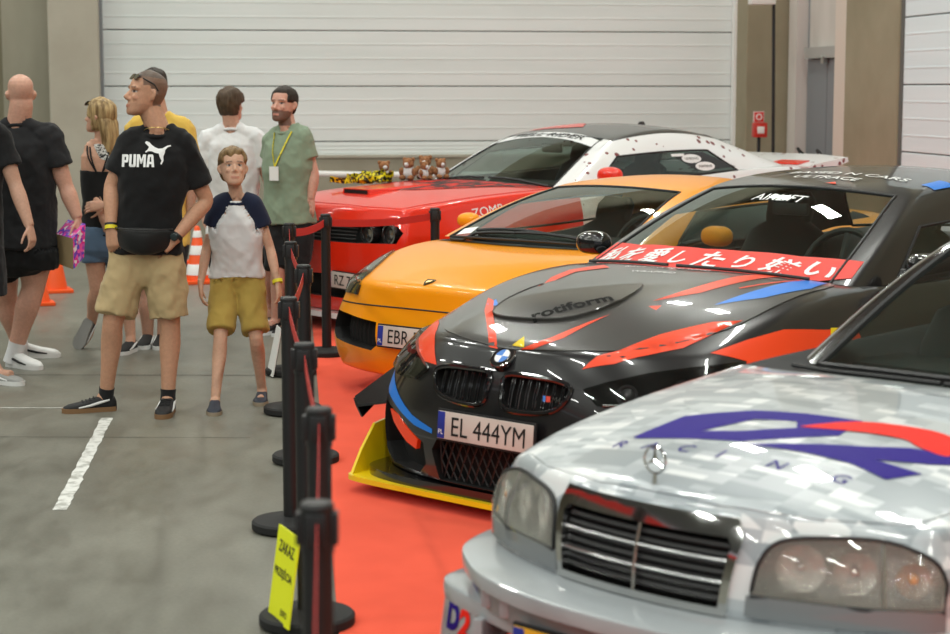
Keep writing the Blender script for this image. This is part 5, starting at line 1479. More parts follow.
def trap(bm, B, q, g):
    s_ = B.J['s'+q]; inn = (B.sh-s_).normalized()
    back = -B.fs*B.face*.012*B.k
    limb(bm, [B.sh-inn*.035*B.k+B.up*.070*B.k+back, B.sh.lerp(s_,.55)+B.up*.030*B.k+back, s_+B.up*.006*B.k], [(.040+g)*B.k, (.046+g)*B.k*.98, (.052+g)*B.k])
def person(label, Y, J, head, k=1., face=1, rows=MALE, skin=(.6,.36,.26), paint=None, hands=None, arm=1., leg=1., group=None, base=None, voxel=.0055, neck_r=.060, head_size=.235, barefoot=True, child=False):
    """face +1: chest towards the camera side; hands: {'l': (dir, palm, side, curl)}"""
    B = Body(Y, J, k, base); B.face = face
    root = empty('person', B.base, 0, label, 'person', group)
    j = B.J
    hc = j['h']; H = Head(hc, *head, size=head_size)
    bm = bmesh.new()
    bm_rings(bm, B.torso_rings(rows))
    nb = B.sh+B.up*.0
    limb(bm, [nb-B.up*.04, nb+B.up*.05*k, H.P(0,-.018,.22), H.P(0,-.01,.40)], [neck_r*1.3*k, neck_r*1.05*k, neck_r*k, neck_r*.9*k])
    H.add(bm, child)
    for q in 'lr': trap(bm, B, q, 0)
    for q in 'lr':
        s_, e, w = j['s'+q], j['e'+q], j['w'+q]
        inn = (B.sh-s_).normalized()
        limb(bm, [s_+inn*.06*k-B.up*.02, s_, s_.lerp(e,.35), s_.lerp(e,.75), e, e.lerp(w,.3), e.lerp(w,.65), w], [a*arm*k for a in (.062,.060,.052,.045,.040,.043,.036,.027)])
        h_, n_, a_ = j['h'+q], j['k'+q], j['a'+q]
        back = -B.fh*face
        limb(bm, [h_+Vector((0,0,.04)), h_.lerp(n_,.2), h_.lerp(n_,.6), n_, n_.lerp(a_,.28)+back*.014, n_.lerp(a_,.6)+back*.006, a_], [a*leg*k for a in (.090,.088,.072,.056,.058,.045,.036)])
        t_ = j['t'+q]
        limb(bm, [a_+Vector((0,0,.02)), a_.lerp(t_,.25)-Vector((0,0,.02)), a_.lerp(t_,.75)], [.036*k,.034*k,.028*k])
        if hands and q in hands:
            d, pn, side, cu = hands[q][:4]
            hand(bm, w, d, pn, side, k*.98, cu)
    me = remesh(bm, 'body', voxel, 2, .5)
    # colour of skin, lips, brows, eyes, stubble
    ca = me.color_attributes.new('skin', 'FLOAT_COLOR', 'POINT')
    sk = Vector(skin)
    vals = []
    for v in me.vertices:
        c = sk.copy()
        r, f, u = H.local(v.co)
        if -.1 < u < 1.1 and abs(r) < .12 and -.16 < f < .16:
            ar = abs(r)
            if f > .06:
                if .155 < u < .222 and ar < .024: c = c*.75+Vector((.10,-.01,-.005))
                if .575 < u < .612 and .012 < ar < .050 and f > .05: c = sk*.38
                e = ((ar-.032)/.0145)**2+((u-.505)/.024)**2
                if e < 1: c = Vector((.46,.43,.40)) if ((ar-.031)/.007)**2+((u-.505)/.026)**2 > 1 else Vector((.05,.035,.03))
                elif e < 1.75 and u > .505: c = sk*.45
                if .33 < u < .42 and ar > .02: c = c*.97+Vector((.03,.0,.0))
            if paint: c = paint(r, f, u, c, sk)
        vals += [max(0,c.x), max(0,c.y), max(0,c.z), 1]
    ca.data.foreach_set('color', vals)
    me.materials.append(m_skin)
    bo = bpy.data.objects.new('body', me); link(bo, root)
    for p in me.polygons: p.use_smooth = True
    B.root, B.H, B.rows, B.arm, B.leg, B.body = root, H, rows, arm, leg, bo
    return B

def tuck(me, bv, deep=.005, reach=.03, lim=.016):
    """what a garment covers stays just inside it"""
    nrm = [v.normal.copy() for v in me.vertices]; cos = [v.co.copy() for v in me.vertices]; out = []
    for p, nv in zip(cos, nrm):
        h, n, i, d = bv.find_nearest(p, reach)
        if h is not None and n.dot(nv) > .55:
            sd = (p-h).dot(n)
            if -deep < sd < lim: p = p-n*(sd+deep)
        out += list(p)
    me.vertices.foreach_set('co', out); me.update()
def garment(B, name, bm, m, voxel=.0085, fold=.008, fscale=7., smooth=5, seed=0., hem=None, under=()):
    me = remesh(bm, name, voxel, smooth, .5)
    off = Vector((seed, seed*1.7, seed*.3))
    nrm = [v.normal.copy() for v in me.vertices]; cos = [v.co.copy() for v in me.vertices]; out = []
    for p, nv in zip(cos, nrm):
        n1 = noise.noise(Vector((p.x*fscale+p.z*fscale*.45, p.y*fscale, p.z*fscale*.55))+off)
        n2 = noise.noise(Vector((p.x*fscale*2.3-p.z*fscale*1.2, p.y*fscale*2.3, p.z*fscale*1.5))+off*2)
        n3 = noise.noise(Vector((p.x*fscale*4.5+p.z*fscale*3, p.y*fscale*4.5, p.z*fscale*3.2-p.x*fscale*2))+off*3)
        ridge = (1-abs(n1)*2.6)
        out += list(p+nv*fold*(.9*ridge-.35+.7*n2+.3*n3))
    me.vertices.foreach_set('co', out); me.update()
    bv = BVHTree.FromPolygons([v.co for v in me.vertices], [tuple(q.vertices) for q in me.polygons])
    for o2 in [B.body]+list(under): tuck(o2.data, bv, lim=.016 if o2 is B.body else .03)
    me.materials.append(m)
    for p in me.polygons: p.use_smooth = True
    o = bpy.data.objects.new(name, me); return link(o, B.root)

def tshirt(B, m, grow=.016, hem=-.12, sleeve=.62, loose=.014, name='t_shirt', fold=.009, neck=1.06, seed=0., slv_r=.068, straight=.93, under=(), collar=None):
    bm = bmesh.new(); rows = [r for r in B.rows if hem < r[0] < neck]
    def row_at(t):
        for a, b_ in zip(B.rows, B.rows[1:]):
            if a[0] <= t <= b_[0]:
                s = (t-a[0])/(b_[0]-a[0]); return tuple([t]+[a[i]+(b_[i]-a[i])*s for i in (1,2,3)])
    rows = [row_at(hem)]+rows+[row_at(neck)]
    out = []
    for (t, w, dF, dB) in rows:
        g = grow+(loose*(1-t) if t < .8 else 0)
        if t > 1.0: g = .006
        out.append((t, w+g, dF+g, dB+g))
    # a straight fall from the chest
    ch = max(r[1] for r in out if r[0] > .5); out = [(t, max(w, ch*(straight if t < .55 else 1)) if t < .8 else w, dF, dB) for t, w, dF, dB in out]
    bm_rings(bm, B.torso_rings(out))
    for q in 'lr':
        s_, e = B.J['s'+q], B.J['e'+q]; inn = (B.sh-s_).normalized()
        d = (e-s_).normalized()
        end = s_+(e-s_)*sleeve
        limb(bm, [s_+inn*.07*B.k-B.up*.03*B.k, s_+d*.01, s_.lerp(end,.5), end], [a*B.k*(.5+.5*B.arm) for a in (.070, slv_r, slv_r+.002, slv_r+.006)])
        trap(bm, B, q, .012)
    g = garment(B, name, bm, m, fold=fold, seed=seed, under=under)
    bm = bmesh.new(); c = B.H.P(0,-.022,.02).lerp(B.sh+B.up*.046*B.k, 1.)
    tl = B.fs*B.face*.022
    pts = [c+B.rs*(math.cos(a)*.074*B.k)+B.fs*B.face*(math.sin(a)*.070*B.k)-B.up*(.020*math.sin(a)+.004)*B.k for a in [k*math.pi/14 for k in range(28)]]
    bm_tube(bm, pts, 0.011*B.k, n=8, closed=True); fix_normals(bm); mesh_obj('collar', bm, collar or m, g)
    return g

def shorts(B, m, top=.14, end=.86, flare=1.0, name='shorts', fold=.009, seed=3., grow=.014, r_top=.108, r_end=.098):
    bm = bmesh.new()
    def row_at(t):
        for a, b_ in zip(B.rows, B.rows[1:]):
            if a[0] <= t <= b_[0]:
                s = (t-a[0])/(b_[0]-a[0]); return tuple([t]+[a[i]+(b_[i]-a[i])*s+grow for i in (1,2,3)])
    bm_rings(bm, B.torso_rings([row_at(t) for t in (-.25,-.16,-.06,.04,top)]))
    for q in 'lr':
        h, n = B.J['h'+q], B.J['k'+q]
        e = h+(n-h)*min(end, 1.)
        if end > 1: e = n+(B.J['a'+q]-n)*(end-1)
        pts = [h+Vector((0,0,.03)), h.lerp(e,.3), h.lerp(e,.7), e] if end <= 1 else [h+Vector((0,0,.03)), h.lerp(n,.4), n, e]
        limb(bm, pts, [a*B.k*B.leg for a in (r_top*.95, r_top, (r_top+r_end)/2, r_end*flare)])
    return garment(B, name, bm, m, fold=fold, seed=seed)

def hair_cap(B, m, pred, thick=.012, name='hair', rough=.35, grow=0., n=64, fscale=40.):
    """hair as a layer over the scalp where pred(r, f, u) > 0 (soft edge)"""
    H = B.H; rows = spline(HEAD_ROWS, 4, closed=False)
    bm = bmesh.new(); rings = []
    for (u, w, F, Bk) in rows:
        mid = (F-Bk)/2; half = (F+Bk)/2
        rings.append([(p, u) for p in ell_ring(H.P(0, mid, u), H.r*H.k, H.f*H.k, w, half, half, n, 2.15)])
    V = []
    for i, rg in enumerate(rings):
        row = []
        for (p, u) in rg:
            r, f, uu = H.local(p)
            q = pred(r, f, uu)
            c = H.P(0, -.005, .55)
            d = (p-c).normalized()
            s = max(0, min(1, q)); s = s*s*(3-2*s)
            nz = noise.noise(Vector((r*fscale*1.5, f*fscale*.5, uu*fscale*.12)))
            row.append((bm.verts.new(p+d*(thick*s*(1+rough*nz)+grow*s)-d*.004*(1-s)), q))
        V.append(row)
    for A, C in zip(V, V[1:]):
        for k in range(n):
            vs = (A[k], A[(k+1)%n], C[(k+1)%n], C[k])
            if max(x[1] for x in vs) > -.05: bm.faces.new([x[0] for x in vs])
    loose = [v for v in bm.verts if not v.link_faces]; bmesh.ops.delete(bm, geom=loose, context='VERTS')
    top = V[-1]
    try: bm.faces.new([x[0] for x in top])
    except Exception: pass
    fix_normals(bm)
    return mesh_obj(name, bm, m, B.root, angle=80)

def hair_mat(name, c1, c2, scale=70):
    m = mat(name, c1, .5, spec=.3); add_noise_color(m, c1, c2, scale, stretch=(1,1,.12), detail=3); add_bump(m, scale*2, .5, .003, stretch=(1,1,.1)); return m

def shoe(B, q, m_up, m_sole, length=.27, sole=.026, name='shoe', yaw=None, pitch=0., stripe=None, top=None, low=True, heel_lift=0., m_lace=None, w=.046, h=.09):
    """shoe from the heel below the ankle to the toe"""
    a, t = B.J['a'+q], B.J['t'+q]
    d = t-a; 
    f = Vector((d.x, d.y, 0)).normalized() if pitch == 0 else d.normalized()
    if pitch:
        u = f.cross(Vector((0,0,1))).normalized().cross(f)*1.
        tv = Vector(top) if top else Vector((0,0,1)); u = (tv-f*f.dot(tv)).normalized()
    else: u = Vector((0,0,1))
    r = f.cross(u).normalized()
    o = Vector((a.x, a.y, 0)) if pitch == 0 else a-u*.075*B.k
    o = o - f*.055*B.k
    L_ = length*B.k
    def ring(tt, wl, z0, z1, n=20, p=2.8):
        c = o+f*(L_*tt); return [c+r*x+u*z for x, z in [(math.copysign(abs(math.cos(2*math.pi*k/n))**(2/p), math.cos(2*math.pi*k/n))*wl, (z0+z1)/2+math.copysign(abs(math.sin(2*math.pi*k/n))**(2/p), math.sin(2*math.pi*k/n))*(z1-z0)/2) for k in range(n)]]
    bm = bmesh.new(); k = B.k
    bm_rings(bm, [ring(tt, wl*k, 0.004, z*k) for tt, wl, z in ((0,.018,.055),(.03,.030,.078),(.12,.036,h),(.30,.037,h*.98),(.42,.039,h*.84),(.58,.044,h*.68),(.75,w,h*.58),(.88,.040,h*.50),(.96,.028,h*.40),(1,.012,.026))])
    fix_normals(bm); up = mesh_obj(name, bm, m_up, B.root, angle=60)
    bm = bmesh.new()
    pl = [(.0,.012),(.02,.028),(.12,.038),(.3,.038),(.5,.042),(.72,w+.003),(.88,.043),(.97,.03),(1.015,.010)]
    loop = [o+f*(L_*tt)+r*wl*k for tt, wl in pl]+[o+f*(L_*tt)-r*wl*k for tt, wl in pl[::-1]]
    bm_prism(bm, loop, u*sole*k); fix_normals(bm); mesh_obj('sole', bm, m_sole, up, angle=40)
    if stripe:
        for sg in (1,-1):
            bm = bmesh.new(); bm_tube(bm, [o+f*(L_*tt)+r*sg*wl*k+u*z*k for tt, wl, z in ((.72,.0455,.030),(.5,.0435,.040),(.3,.0385,.055),(.14,.0365,.066))], [.004*k,.007*k,.008*k,.006*k], n=6, flat=1.); fix_normals(bm); mesh_obj('stripe', bm, stripe, up)
    if m_lace:
        bm = bmesh.new()
        for tt in (.42,.49,.56,.63):
            zz = interp(tt, [(.4,h*.88),(.58,h*.70),(.75,h*.6)])
            bm_tube(bm, [o+f*(L_*tt)+r*x*k+u*(zz+.004-abs(x)*.25)*k for x in (-.028,-.014,0,.014,.028)], .003*k, n=5)
        fix_normals(bm); mesh_obj('laces', bm, m_lace, up)
    return up

def sock(B, q, m, h=.09):
    a = B.J['a'+q]; kx = B.J['k'+q]; d = (kx-a).normalized()
    bm = bmesh.new(); limb(bm, [a-d*.05, a, a+d*h*.6, a+d*h], [x*B.k*B.leg for x in (.044,.042,.041,.043)]); fix_normals(bm)
    return mesh_obj('sock', bm, m, B.root)

def band(B, a, b_, t, rad, w, m, name='wristband', n=20):
    """ring round the limb from a to b at t"""
    p, q = B.J[a], B.J[b_]; d = (q-p).normalized(); c = p.lerp(q, t)
    bm = bmesh.new(); x, y = frame_from(d)
    M = Matrix((x, y, d)).transposed().to_4x4(); M.translation = c
    bm_lathe(bm, [(rad,-w/2),(rad+.003,-w/2),(rad+.003,w/2),(rad,w/2),(rad,-w/2)], n, M, close=False); fix_normals(bm)
    return mesh_obj(name, bm, m, B.root)
def bsurf(o): return Surf(evaluated(o).copy())
c_black = cloth('black_cotton', (.012,.012,.013)); c_black2 = cloth('black_cotton_faded', (.018,.018,.02)); c_white = cloth('white_cotton', (.74,.74,.75)); c_khaki = cloth('khaki_twill', (.46,.345,.185))
c_must = cloth('mustard_twill', (.40,.275,.065)); c_navy = cloth('navy_cotton', (.015,.02,.045)); c_green = cloth('sage_cotton', (.235,.30,.215)); c_yel = cloth('yellow_cotton', (.72,.48,.10)); c_denim = cloth('denim', (.10,.16,.25))
s_black = mat('shoe_black', (.012,.012,.013), .7); s_white = mat('shoe_white', (.72,.72,.71), .5); s_gum = mat('sole_gum', (.22,.12,.055), .7); s_navy = mat('clog_navy', (.022,.028,.045), .6); s_tan = mat('sole_tan', (.30,.24,.17), .7); s_grey = mat('shoe_grey', (.28,.28,.27), .7)
h_brown = hair_mat('hair_brown', (.055,.034,.02), (.10,.065,.04)); h_dark = hair_mat('hair_dark', (.018,.012,.009), (.04,.028,.02)); h_boy = hair_mat('hair_fair_brown', (.13,.075,.032), (.27,.17,.075)); h_blond = hair_mat('hair_blond', (.16,.095,.04), (.52,.37,.18), 45)
m_yband = mat('band_yellow', (.75,.62,.02), .5)

# --- man in black t-shirt and khaki shorts
def pp(r, f, u, c, sk):
    line = .70 if f > .03 else (.62 if f > -.02 else .30)
    g = None
    if u > (.80 if f > .045 else (.66 if f > .01 else (.60 if f > -.015 else .26))):
        g = sk*.12+Vector((.05,.047,.042)) if u > .84 else sk*.30+Vector((.04,.035,.03))
        n_ = .5+.5*noise.noise(Vector((r*260, f*260, u*40))); return g*(.75+.5*n_)
    if u < .26 and f > .0: return c*.86
    return c
A = person('man in black sports t-shirt and khaki shorts with waist bag, sunglasses on his cropped head', 10.0, dict(
  h=(147,93.5), sl=(129,134), sr=(187,136), el=(111.5,186,-.02), er=(206,201,.04), wl=(111,229,-.10), wr=(173,241,-.10), hl=(129,256), hr=(163,257),
  kl=(113,322,-.08), kr=(170,325,-.02), al=(106,397,.0), ar=(168,399,-.04), tl=(72,412,-.06), tr=(163,417,-.22)),
  (R(62), R(8)), skin=(.56,.31,.20), paint=pp, hands={'l': ((.12,-.1,-1),(.3,.9,.1),1,.5), 'r': ((-.85,-.15,-.55),(-.1,.9,-.2),-1,.5)}, head_size=.252, neck_r=.062)
A_shirt = tshirt(A, c_black, sleeve=.74, hem=.03, seed=1.3, slv_r=.068, straight=.88)
A_short = shorts(A, c_khaki, end=.90, seed=4.1, r_top=.112, r_end=.110, fold=.012, top=.10)
for q in 'lr':
    shoe(A, q, s_black, s_gum, stripe=s_white, m_lace=s_black, length=.29); sock(A, q, c_black2, .055)
S = bsurf(A_shirt); ax = A.rs; bk = -A.fs
def at_chest(u, v): return at(u, v, 10)-A.base
glyphs = [[[(0,0),(.3,0),(.3,1),(0,1)],[(.3,.80),(.62,.80),(.75,.9),(.62,1),(.3,1)],[(.3,.34),(.62,.34),(.75,.45),(.62,.54),(.3,.54)],[(.47,.40),(.75,.45),(.75,.9),(.47,.94)]],
 [[(0,.1),(.28,.16),(.28,1),(0,1)],[(.47,.16),(.75,.1),(.75,1),(.47,1)],[(0,.1),(.12,0),(.63,0),(.75,.1),(.47,.2),(.28,.2)]],
 [[(0,0),(.26,0),(.26,1),(0,1)],[(.74,0),(1,0),(1,1),(.74,1)],[(.2,1),(.40,.25),(.60,.25),(.5,.6),(.32,1)],[(.40,.25),(.60,.25),(.8,1),(.68,1),(.5,.6)]],
 [[(0,0),(.27,0),(.36,.86),(.18,1),(.10,.9)],[(.55,0),(.82,0),(.72,.9),(.64,1),(.46,.86)],[(.18,1),(.30,.80),(.52,.80),(.64,1)],[(.22,.22),(.60,.22),(.58,.40),(.24,.40)]]]
x0 = -.089; gl = []
for g_, adv in zip(glyphs, (.83,.84,1.09,.84)):
    for q in g_: gl.append([(x0+a*.0495, b_*.066-.034) for a, b_ in q])
    x0 += adv*.0495
oc = at_chest(142,159.8); bm = bmesh.new()
for q in gl:
    vs = []
    for a, b_ in q:
        p_ = oc+Vector((a, 0, b_)); h, n = S.cast(p_-Vector((0,1,0)), (0,1,0)); vs.append(bm.verts.new(h+n*.004))
    bm.faces.new(vs)
mesh_obj('shirt_lettering', bm, m_inkwhite, A_shirt, smooth=False)
cat = [(148,142.5),(149.5,141),(152,142),(154.5,144.5),(158,147),(162,148.5),(166,148),(170,145.5),(173,144.8),(173.5,146),(170.5,147),(168.5,149.5),(168,152.5),(166.8,156),(167.2,160),(165.5,163.8),(164.2,163),(165.3,160),(163.5,156.5),(162.5,153),(158.5,152.3),(155.5,150.8),(152,150.8),(149.5,152.2),(148.8,151),(151,149.2),(152.3,146.5),(150.5,145)]
conform('shirt_emblem', S, [at_chest(u, v) for u, v in cat], (0,1,0), m_inkwhite, A_shirt, off=.004, depth=0, step=.012)
# waist bag with strap
bm = bmesh.new(); rg = []
for t in [k/12 for k in range(13)]:
    p = at(117+t*61, 234.5+2.5*math.sin(math.pi*t)+t*2, 10)-A.base; e = math.sin(math.pi*(.06+.88*t))**.5
    rg.append(ell_ring(p+Vector((0,-.158+.10*(2*t-1)**2,0)), Vector((0,1,0)), Vector((0,0,1)), .048*e+.006, .066*e, .080*e, 20, 2.6))
bm_rings(bm, rg); fix_normals(bm); wb = mesh_obj('waist_bag', bm, cloth('bag_nylon', (.012,.012,.012), .5, .4, 300), A.root)
bm = bmesh.new(); bm_tube(bm, [at(119+t*57, 226+t*1.5, 10)-A.base+Vector((0,-.215+.10*(2*t-1)**2,0)) for t in [k/10 for k in range(11)]], .004, n=6); fix_normals(bm); mesh_obj('zip', bm, m_blackplastic, wb)
band(A, 'el', 'wl', .90, .031, .012, m_blackplastic); band(A, 'el', 'wl', .97, .031, .02, m_yband)
wt = band(A, 'er', 'wr', .90, .032, .022, m_blackplastic, 'watch')
c = A.J['er'].lerp(A.J['wr'], .90)+Vector((-.004,-.038,.004)); bm = bmesh.new(); bm_lathe(bm, [(.022,0),(.022,.010),(.018,.013),(.001,.013)], 24, Matrix.Translation(c) @ Matrix.Rotation(math.pi/2, 4, 'X')); fix_normals(bm); mesh_obj('watch_case', bm, mat('watch_dial', (.02,.03,.03), .15), wt)
def glasses_on_head(B, u0=.86, f0=.075, m=m_blackplastic):
    H = B.H; bm = bmesh.new()
    for q in (1,-1):
        bm_tube(bm, [H.P(q*.062,f0-.004,u0), H.P(q*.081,f0-.06,u0-.10), H.P(q*.083,-.03,u0-.23)], .0035, n=6)
    fix_normals(bm); o = mesh_obj('sunglasses', bm, m, B.root)
    for q in (1,-1):
        bm = bmesh.new(); bm_rings(bm, [ell_ring(H.P(q*.034,f0+.016+d,u0+.02), H.r, (H.u*.8-H.f*.5).normalized(), .028, .02, .02, 18, 2.6) for d in (-.003,.003)]); fix_normals(bm); mesh_obj('lens', bm, m_glossblack, o)
    return o
glasses_on_head(A, .80, .055)
H = A.H; bm = bmesh.new(); bm_tube(bm, [A.sh+A.up*.045+Vector((math.cos(a)*.075, math.sin(a)*.072-.008, -.028*(-math.sin(a))*-1)) for a in [k*math.pi/12 for k in range(24)]], .0025, n=5, closed=True); fix_normals(bm); mesh_obj('necklace', bm, mat('gold_chain', (.6,.42,.15), .3, 1.), A.root)

# --- boy
Bo = person('boy with fair hair in a white t-shirt with navy sleeves and mustard shorts, walking', 10.22, dict(
  h=(233,168), sl=(217,201), sr=(257.5,201), el=(207,246,.02), er=(270,248,.02), wl=(200.5,284,-.06), wr=(278,284,-.06), hl=(224,281,.08), hr=(250,281,.08),
  kl=(220.5,337,-.10), kr=(256,338,-.06), al=(215,403,-.22), ar=(262,391,.10), tl=(214,415.5,-.38), tr=(260,402,-.06)),
  (R(-14), R(14)), k=.80, skin=(.60,.36,.25), hands={'l': ((.05,-.1,-1),(.9,.2,0),-1,.35), 'r': ((.1,-.1,-1),(-.9,.2,0),1,.35)}, leg=.86, arm=.82, neck_r=.046, head_size=.218, voxel=.005, child=True)
Bo_short = shorts(Bo, c_must, end=.90, seed=8.1, r_top=.118, r_end=.112, fold=.010, top=.16)
Bo_shirt = tshirt(Bo, c_white, sleeve=.05, hem=.05, seed=2.2, slv_r=.046, under=[Bo_short], collar=c_navy)
bm = bmesh.new()
for q in 'lr':
    bm = bmesh.new()
    s_, e = Bo.J['s'+q], Bo.J['e'+q]; inn = (Bo.sh-s_).normalized()
    limb(bm, [Bo.sh.lerp(s_,.30)+Bo.up*.045, Bo.sh.lerp(s_,.75)+Bo.up*.016, s_+inn*.01, s_.lerp(e,.28), s_.lerp(e,.52)], [.040,.056,.062,.060,.060])
    garment(Bo, 'raglan_sleeve', bm, c_navy, seed=5, fold=.003, under=[Bo_shirt])
for q in 'lr': shoe(Bo, q, s_navy, s_tan, length=.285, h=.085, w=.052, name='clog')
band(Bo, 'er', 'wr', .93, .026, .020, m_yband)
hair_cap(Bo, h_boy, lambda r, f, u: min(1, (u-(.74+.03*math.sin(r*60)+.025*math.sin(r*140+1) if f > .05 else (.56 if f > -.02 else .16)))*9), .015)

# --- bald man seen from behind
Ba = person('bald man seen from behind in black t-shirt and black shorts, carrying a bright box', 11.6, dict(
  h=(20.5,94), sl=(-14,131), sr=(51,129), el=(-24,190), er=(66,187,.0), wl=(-16,232), wr=(77.5,218,-.04), hl=(0,248), hr=(36,248),
  kl=(6,298,.20), kr=(33,288,.02), al=(22,352,.40), ar=(14,355,.02), tl=(36,358,.42), tr=(37,368,-.10)),
  (R(158), R(2)), face=-1, rows=FAT, k=1.04, skin=(.62,.35,.26), hands={'r': ((.12,-.05,-1),(-.95,.2,0),-1,.75), 'l': ((0,0,-1),(1,0,0),1,.3)}, arm=1.18, leg=1.26, neck_r=.070, head_size=.245,
  paint=lambda r, f, u, c, sk: (c*.93+Vector((.02,.015,.012)) if u > .5 and f < .03 else c))
q_ = shorts(Ba, c_black, end=.45, seed=7.7, r_top=.118, r_end=.112)
tshirt(Ba, c_black2, sleeve=.62, hem=.0, seed=6.6, slv_r=.075, under=[q_])
for q in 'lr':
    shoe(Ba, q, s_white, s_white, stripe=s_black, length=.29, h=.10); sock(Ba, q, c_white, .085)

# --- man cut by the left edge
Ed = person('man in black t-shirt and shorts half cut off by the left edge', 11.0, dict(
  h=(-28,90), sl=(-55,128), sr=(1,128), el=(-62,190), er=(15,184,-.02), wl=(-58,232), wr=(29.5,226,-.08), hl=(-46,252), hr=(-14,252),
  kl=(-44,316), kr=(-11,318), al=(-42,366), ar=(-6,368,-.02), tl=(-36,376,-.12), tr=(17,377,-.12)),
  (R(120), R(2)), face=-1, skin=(.56,.33,.24), hands={'r': ((.2,-.15,-1),(-.9,.3,0),-1,.5), 'l': ((0,0,-1),(1,0,0),1,.3)}, arm=1.05)
tshirt(Ed, c_black, sleeve=.66, hem=.0, seed=9.6); shorts(Ed, c_black2, end=.66, seed=2.7, r_top=.112, r_end=.112)
for q in 'lr': shoe(Ed, q, s_grey, s_white, length=.29, stripe=s_white)
hair_cap(Ed, h_dark, lambda r, f, u: min(1, (u-(.72 if f > .05 else (.5 if f > -.015 else .15)))*9), .014)

# --- woman with blond hair
Wo = person('blond woman in a black strappy top and denim shorts, sunglasses on her head', 12.3, dict(
  h=(100,116.5), sl=(87.5,145), sr=(116,146), el=(95,193,-.06), er=(123,190,-.02), wl=(104,222,-.14), wr=(104,205,-.18), hl=(94,236), hr=(115,236),
  kl=(97,289,-.02), kr=(127,296,.04), al=(91,325,.16), ar=(131,340,.0), tl=(80,350,.18), tr=(124,353,-.12)),
  (R(108), R(6)), face=-1, rows=FEMALE, k=.95, skin=(.58,.33,.23), hands={'l': ((.5,-.2,-.8),(.5,.7,0),-1,.5), 'r': ((-.9,-.1,-.1),(0,.9,-.3),1,.5)}, arm=.84, leg=.95, neck_r=.048, head_size=.22)
bm = bmesh.new()
bm_rings(bm, Wo.torso_rings([(.0,.182,.11,.135),(.22,.155,.105,.10),(.40,.145,.105,.095),(.62,.155,.13,.10),(.76,.158,.12,.108)]))
top_ = garment(Wo, 'strappy_top', bm, c_black, fold=.003)
for q, xs in (('l', (-.055,-.03)), ('r', (.055,.03))):
    for dx in (0,.018):
        bm = bmesh.new(); a0 = Wo.sh-Wo.up*.09+Wo.rs*(xs[0]-dx*(1 if q=='l' else -1))-Wo.fs*.0
        pts = [Wo.hip+(Wo.sh-Wo.hip)*.74+Wo.rs*(xs[1]*.6)+Vector((0,-.105,0)), Wo.hip+(Wo.sh-Wo.hip)*.90+Wo.rs*(xs[0]*.9-dx*(1 if q=='l' else -1))+Vector((0,-.105,0)), Wo.sh+Wo.up*.022+Wo.rs*(xs[0]*1.25-dx*(1 if q=='l' else -1))+Vector((0,-.04,0)), Wo.sh+Wo.up*.02+Wo.rs*xs[0]*1.2+Vector((0,.03,0))]
        bm_tube(bm, spline([tuple(p) for p in pts], 4, closed=False), .0055, n=6); fix_normals(bm); mesh_obj('strap', bm, c_black, top_)
shorts(Wo, c_denim, end=.50, seed=1.7, r_top=.108, r_end=.106, top=.12, fold=.004)
shoe(Wo, 'r', s_black, s_white, length=.26, stripe=s_white); shoe(Wo, 'l', s_black, s_grey, length=.24, pitch=1, stripe=s_white, top=(.35,1,.1))
hair_cap(Wo, h_blond, lambda r, f, u: min(1, (u-(.70 if f > .055 else (.40 if f > .02 else .05)))*9), .020)
bm = bmesh.new(); H = Wo.H; rg = []
for t, cx, w, d in ((0,-.045,.072,.05),(.2,-.062,.080,.055),(.45,-.070,.078,.05),(.7,-.075,.070,.042),(.9,-.078,.054,.03),(1.0,-.078,.03,.015)):
    c = H.P(0, cx, .62)-Vector((0,0,.30*t)); rg.append([p+Vector((noise.noise(p*30)*.012, noise.noise(p*33)*.012, 0)) for p in ell_ring(c, H.r, H.f, w, d, d, 28, 2.3)])
bm_rings(bm, rg); fix_normals(bm); mesh_obj('long_hair', bm, h_blond, Wo.root, angle=80)
glasses_on_head(Wo, .84, .07)
bm = bmesh.new(); rg = []
for t in [k/6 for k in range(7)]:
    c = Wo.sh+Wo.up*(.03-.16*t)+Wo.rs*(.0+.075*t)+Vector((0,-.10+.02*t,0)); rg.append(ell_ring(c, Wo.rs, Wo.up, .035, .012, .012, 12))
bm_rings(bm, rg); fix_normals(bm); mesh_obj('scarf', bm, add_noise_color(mat('scarf', (.5,.5,.5), .8), (.03,.03,.03), (.75,.75,.72), 90, lo=.45, hi=.5), Wo.root)

# --- man in yellow behind
Ye = person('man in a yellow t-shirt mostly hidden behind the man with khaki shorts', 12.6, dict(
  h=(154,86.5), sl=(133,121), sr=(187,122), el=(127,172), er=(193,172), wl=(131,212), wr=(190,212), hl=(146,240), hr=(174,240),
  kl=(147,292), kr=(167,294), al=(148,340), ar=(162,341,-.02), tl=(142,348,-.2), tr=(159,350,-.2)),
  (R(150), R(0)), face=-1, skin=(.55,.32,.23), hands={'l': ((0,0,-1),(1,0,0),-1,.4), 'r': ((0,0,-1),(-1,0,0),1,.4)})
tshirt(Ye, c_yel, sleeve=.6, hem=-.05, seed=3.6); shorts(Ye, c_black2, end=.8, seed=5.2)
for q in 'lr': shoe(Ye, q, s_black, s_white, stripe=s_white)
hair_cap(Ye, h_dark, lambda r, f, u: min(1, (u-(.72 if f > .05 else (.5 if f > -.015 else .2)))*9), .012)

